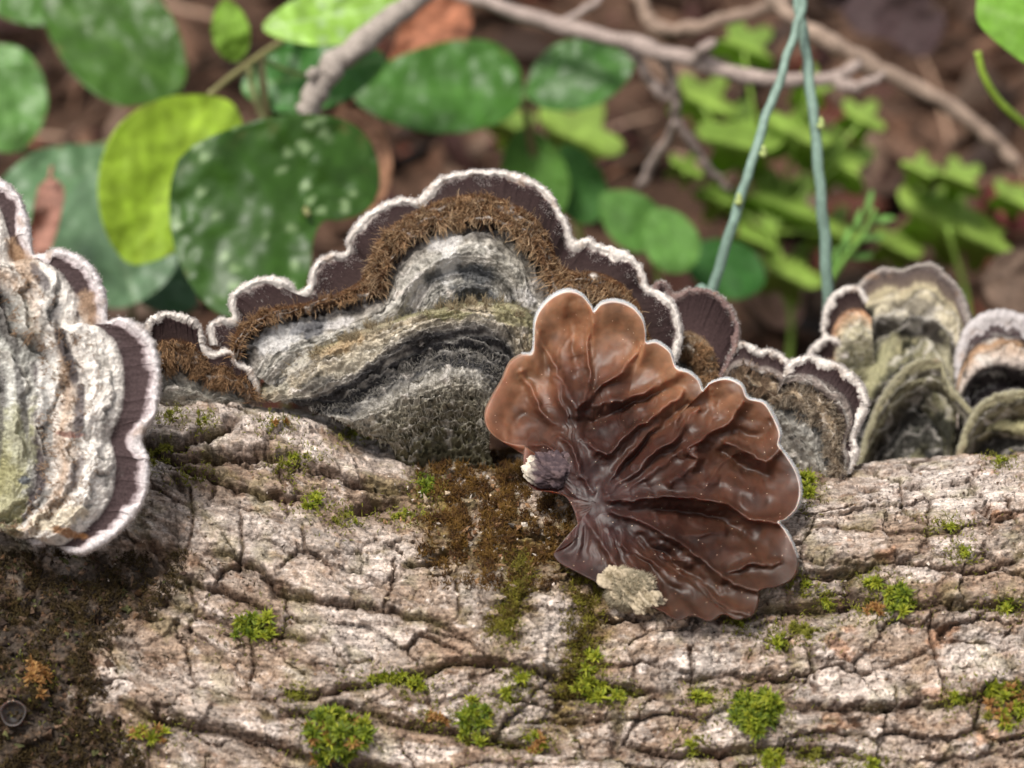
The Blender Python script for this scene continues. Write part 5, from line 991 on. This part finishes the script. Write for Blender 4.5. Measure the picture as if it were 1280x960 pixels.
# corner leaf and tendril, top right
pi_ = plant('broadleaf_seedling', 'pale fuzzy-edged leaf cutting the top right corner', 1290, 60, 11); add_leaf(pi_, [(1222, -10), (1220, 20), (1230, 38), (1252, 58), (1285, 82), (1340, 110), (1390, 60), (1380, -40), (1300, -70), (1245, -50)], (1380, 60), (1225, 8), 9.5, (.2, -.5), (.20, .40, .05), (.4, .58, .2), mat=M_LEAFS, seed=45, vein=.3); gstem(pi_, (1380, 60, 9.6), .07, YM)
pj = plant('tendril_plant', 'thin curved yellow-green stem at the right edge below the corner leaf', 1290, 150, 12); stem(pj, [(1222, 65, 10.5), (1230, 95, 10.6), (1248, 125, 10.8), (1275, 150, 11), (1320, 185, 11.4)], (.055, .075), (.28, .42, .05)); gstem(pj, (1320, 185, 11.4), .08, (.28, .42, .05))
pk = plant('feathery_herb', 'small feathery green sprig above the blurred bracket', 1040, 350, 17)
stem(pk, [(1094, 262, 15.5), (1078, 295, 15.7), (1055, 325, 16), (1035, 355, 16.3)], (.035, .07), (.2, .38, .08)); gstem(pk, (1035, 355, 16.3), .07, (.2, .36, .08))
for i in range(7):
    tt = i / 7; bx_, by_ = 1092 - 50 * tt, 266 + 82 * tt; sgn = 1 if i % 2 else -1
    add_leaf(pk, *oval(bx_ + sgn * 12 + 6, by_ - 8 + 4 * sgn, 18, 4, -40 + sgn * 35), 15.6 + tt * .6, (0, 0), (.2, .4, .1), mat=M_LEAFS, seed=60 + i, name='leaflet', nu=30, nr=5)
# the two crossing blue-green stems
def rush(label, pts, r0, r1):
    e = empty('rush_stem', rooted(pts[-1][0], pts[-1][1], pts[-1][2])); tag(e, label, 'stem', None)
    q = [P(*p) for p in pts] + [np.array(e.location) - np.array([0, 0, .3])]; q = catmull(np.array(q), 14); nn_ = np.arange(len(q)); q = q + .035 * np.stack([noise2(nn_ * .16, nn_ * 0. + len(label), k) for k in (1, 2, 3)], 1); o_ = np.array(e.location)
    o = link('stalk', tube_mesh('stalk', [(q - o_, np.interp(np.linspace(0, 1, len(q)), [0, 1], [r0, r1]), 12, .14, 5, (.19, .28, .225))], M_STEM), e); o.location = (0, 0, 0)
    return e
def bud(e, px, py, d, up_=1):
    V, F, a_, b_ = tube(catmull(np.array([P(px, py + 6, d), P(px + 3, py, d - .03), P(px + 2, py - 9, d - .02)]), 4) - np.array(e.location), np.array([.03, .06, .065, .06, .055, .05, .04, .03, .015]), 8)
    o = link('bud_scale', mkmesh('bud_scale', V, np.vstack([F[:, [0, 1, 2]], F[:, [0, 2, 3]], a_, b_]), np.tile((.35, .42, .14), (len(V), 1)), M_STEM), e); o.location = (0, 0, 0)
r1 = rush('blue-green wiry stem slanting down to the left behind the bracket', [(1012, -90, 8.6), (1003, 0, 8.4), (985, 70, 8.2), (955, 155, 8.0), (922, 260, 7.9), (888, 370, 8.2), (870, 440, 8.8)], .055, .095); bud(r1, 921, 250, 7.8); bud(r1, 952, 190, 7.9)
r2 = rush('blue-green wiry stem standing nearly upright beside the slanting one', [(985, -90, 8.9), (997, 0, 8.8), (1008, 70, 8.7), (1020, 170, 8.6), (1028, 270, 8.7), (1036, 385, 9), (1040, 450, 9.4)], .065, .105); bud(r2, 1024, 155, 8.5)

# ---------------------------------------------------------------- twigs
def twig(label, lines, col, name='twig'):
    """lines: list of (pts px,py,d,radius)"""
    p0 = P(*lines[0][len(lines[0]) // 2][:3]); e = empty(name, p0); tag(e, label, 'twig')
    for i, ln in enumerate(lines):
        q = catmull(np.array([P(*p[:3]) for p in ln]), 8); n = len(q); q = q + .05 * np.stack([noise2(np.arange(n) * .3, np.full(n, s + i * 3.3), s) for s in (1, 2, 3)], 1)
        r = np.interp(np.linspace(0, 1, n), np.linspace(0, 1, len(ln)), [p[3] for p in ln])
        nm = 'main_stem' if i == 0 else 'side_branch'
        r = r * (1 + .25 * np.clip(noise2(np.arange(n) * .45, np.full(n, i + .5), 8), 0, 1))
        o = link(nm, tube_mesh(nm, [(q - np.array(e.location), r, 12, .22, i + 2, col)], M_TWIG), e); o.location = (0, 0, 0)
twig('thick grey twig slanting down from the top edge to the spotted leaf', [[(600, -60, 14.5, .18), (525, -5, 13.5, .18), (480, 30, 13, .18), (425, 75, 12.6, .2), (400, 105, 12.5, .21), (383, 140, 12.6, .2)], [(400, 100, 12.5, .1), (392, 92, 12.3, .09), (386, 96, 12.2, .04)]], (.34, .29, .25))
twig('long pinkish brown twig crossing the top right with broken side branches', [[(540, -20, 17.5, .13), (600, 0, 17, .13), (700, 32, 16.5, .13), (780, 52, 16, .13), (860, 74, 15.6, .14), (920, 92, 15.4, .13), (980, 100, 15.4, .12), (1040, 98, 15.6, .11), (1075, 80, 16, .08)],
    [(862, 76, 15.6, .11), (880, 62, 15.2, .1), (893, 54, 15, .07)], [(782, 54, 16, .1), (800, 80, 16.2, .09), (818, 105, 16.4, .1), (832, 125, 16.5, .09)], [(832, 72, 15.8, .09), (842, 110, 16.2, .08), (848, 150, 16.6, .08), (872, 190, 17, .07), (890, 215, 17.3, .07), (912, 238, 17.6, .04)],
    [(1040, 98, 15.6, .09), (1060, 108, 15.4, .11), (1085, 104, 15.3, .09), (1105, 92, 15.2, .05)], [(848, 150, 16.6, .08), (825, 190, 17.4, .08), (800, 235, 18, .08)], [(690, 30, 16.5, .06), (730, 15, 16.8, .07), (760, -20, 17, .06)]], (.34, .27, .235))
twig('brown twig curving along the top edge above the pinkish one', [[(780, -40, 19, .12), (800, 0, 18.6, .12), (818, 32, 18.4, .14), (850, 38, 18.4, .12), (900, 26, 18.5, .12), (950, 12, 18.6, .11), (1000, -10, 19, .1)]], (.28, .2, .15))
twig('tan twig running down to the right edge, broken at its end', [[(950, -20, 17, .12), (990, 22, 17, .13), (1030, 48, 17, .15), (1070, 72, 17.2, .16), (1120, 98, 17.5, .15), (1180, 128, 17.8, .14), (1230, 165, 18, .13), (1272, 205, 18.2, .12)], [(1070, 72, 17.2, .1), (1058, 88, 17, .08), (1040, 96, 16.9, .07), (1015, 102, 16.9, .05)]], (.34, .25, .19))

# ---------------------------------------------------------------- dead leaves and litter
def dead(label, outline, base, tip, d, tilt, col, seed):
    p = P(*base, d); e = empty('dead_leaf', p); tag(e, label, 'leaf'); add_leaf(e, outline, base, tip, d, tilt, col, mat=M_LITTER, seed=seed, name='blade', vein=.35, wavy=.25, cup=.5)
    stem(e, [(*base, d), (base[0] - (tip[0] - base[0]) * .15, base[1] - (tip[1] - base[1]) * .15, d + .1)], .04, col, 'leaf_stalk', M_TWIG)
dead('orange-red dead leaf at the top edge between twig and green leaves', [(478, 95), (495, 50), (505, 15), (530, -15), (570, -15), (590, 20), (580, 55), (550, 80), (510, 95)], (582, 0), (480, 92), 18.2, (.2, -.8), (.33, .13, .07), 71)
dead('tan dead leaf behind the right side of the spotted leaf', [(425, 130), (455, 140), (478, 160), (490, 200), (486, 235), (470, 262), (455, 270), (430, 200), (415, 150)], (428, 132), (465, 268), 16, (.3, -.6), (.42, .22, .13), 72)
dead('reddish brown dead leaf standing behind the left fungus', [(48, 232), (64, 222), (80, 236), (76, 270), (66, 305), (50, 330), (36, 322), (38, 280)], (62, 224), (42, 330), 14, (.3, -.4), (.30, .15, .11), 73)
dead('dark purple dead leaf in the upper right shade', [(1050, 10), (1085, -20), (1140, -15), (1180, 15), (1172, 55), (1150, 72), (1110, 50), (1070, 40)], (1050, 10), (1160, 68), 24, (.2, -.9), (.055, .032, .032), 74)
dead('dark red dead leaf at the right edge', [(1215, 262), (1235, 232), (1262, 222), (1300, 235), (1320, 265), (1285, 288), (1240, 285)], (1318, 262), (1216, 262), 23, (.1, -.8), (.20, .05, .045), 75)
dead('pinkish brown dead leaf between the two green stems', [(930, 330), (955, 305), (985, 318), (1005, 350), (1000, 400), (970, 410), (940, 380)], (935, 325), (990, 408), 24, (.1, -.8), (.40, .24, .19), 76)
dead('dull brown dead leaf behind the right edge bracket', [(1225, 350), (1250, 318), (1290, 312), (1330, 330), (1330, 380), (1280, 392), (1240, 380)], (1330, 355), (1226, 352), 17, (.1, -.8), (.13, .085, .06), 77)
# litter mass
n = 9500; X0 = rng.uniform(-42, 42, n); Y0 = 7 + 75 * rng.random(n) ** 1.2; Zg = ground_z(X0, Y0)
Vs, Fs, Cs = [], [], []; pal = np.array([(.17, .085, .05), (.10, .055, .035), (.24, .13, .08), (.30, .19, .13), (.22, .07, .04), (.07, .045, .035), (.36, .24, .17), (.12, .05, .04)])
kt = np.linspace(-1, 1, 7); NL = 7 * 3
Ls = rng.uniform(.35, 1.5, n); Ws = Ls * rng.uniform(.12, .42, n); az = rng.uniform(0, 6.283, n); tl = rng.normal(0, .45, n); rl = rng.normal(0, .7, n); bend = rng.uniform(-.5, .5, n); lift = rng.uniform(0, .9, n)
u = kt[None, :, None]; v = np.array([-1, 0, 1.])[None, None, :]
wx_ = (1 - np.abs(u) ** 2.2)
lx = Ls[:, None, None] * u * np.ones_like(v); ly = Ws[:, None, None] * wx_ * v; lz = bend[:, None, None] * Ls[:, None, None] * (u ** 2) - .35 * Ws[:, None, None] * wx_ * (1 - np.abs(v)) * 1.0
cr, sr = np.cos(rl)[:, None, None], np.sin(rl)[:, None, None]; ly, lz = ly * cr - lz * sr, ly * sr + lz * cr
ct, s_t = np.cos(tl)[:, None, None], np.sin(tl)[:, None, None]; lx, lz = lx * ct - lz * s_t, lx * s_t + lz * ct
ca, sa = np.cos(az)[:, None, None], np.sin(az)[:, None, None]; lx, ly = lx * ca - ly * sa, lx * sa + ly * ca
V = np.stack([lx + X0[:, None, None], ly + Y0[:, None, None], lz + (Zg + lift)[:, None, None]], -1).reshape(-1, 3)
F = (np.arange(n)[:, None, None] * NL + gridfaces(7, 3)[None]).reshape(-1, 4)
C = np.repeat(pal[rng.integers(0, len(pal), n)] * rng.uniform(.18, .85, (n, 1)), NL, 0)
lit = link('leaf_litter', mkmesh('leaf_litter', V, F, C, M_LITTER)); so = lit.modifiers.new('thickness', 'SOLIDIFY'); so.thickness = .02
tag(lit, 'brown leaf litter covering the bank behind the log', 'litter', None, 'stuff')
parts = []
for i in range(420):
    x, y = rng.uniform(-38, 38), 7 + 60 * rng.random(); a = rng.uniform(0, 6.28); L = rng.uniform(1, 5); z = float(ground_z(np.array(x), np.array(y))) + rng.uniform(.1, 1.0)
    dv = np.array([math.cos(a), math.sin(a), rng.normal() * .25]); t_ = np.linspace(-.5, .5, 7)[:, None]; q = np.array([x, y, z]) + t_ * L * dv + .12 * L * np.array([0, 0, 1]) * np.sin(t_ * 4 + a) * .4
    parts.append((q, rng.uniform(.03, .11) * np.linspace(1, .5, 7), 6, .15, i % 9, pal[rng.integers(0, 8)] * 1.25))
o = link('fallen_twigs', tube_mesh('fallen_twigs', parts, M_TWIG)); tag(o, 'thin dead twigs strewn through the leaf litter', 'twigs', None, 'stuff')
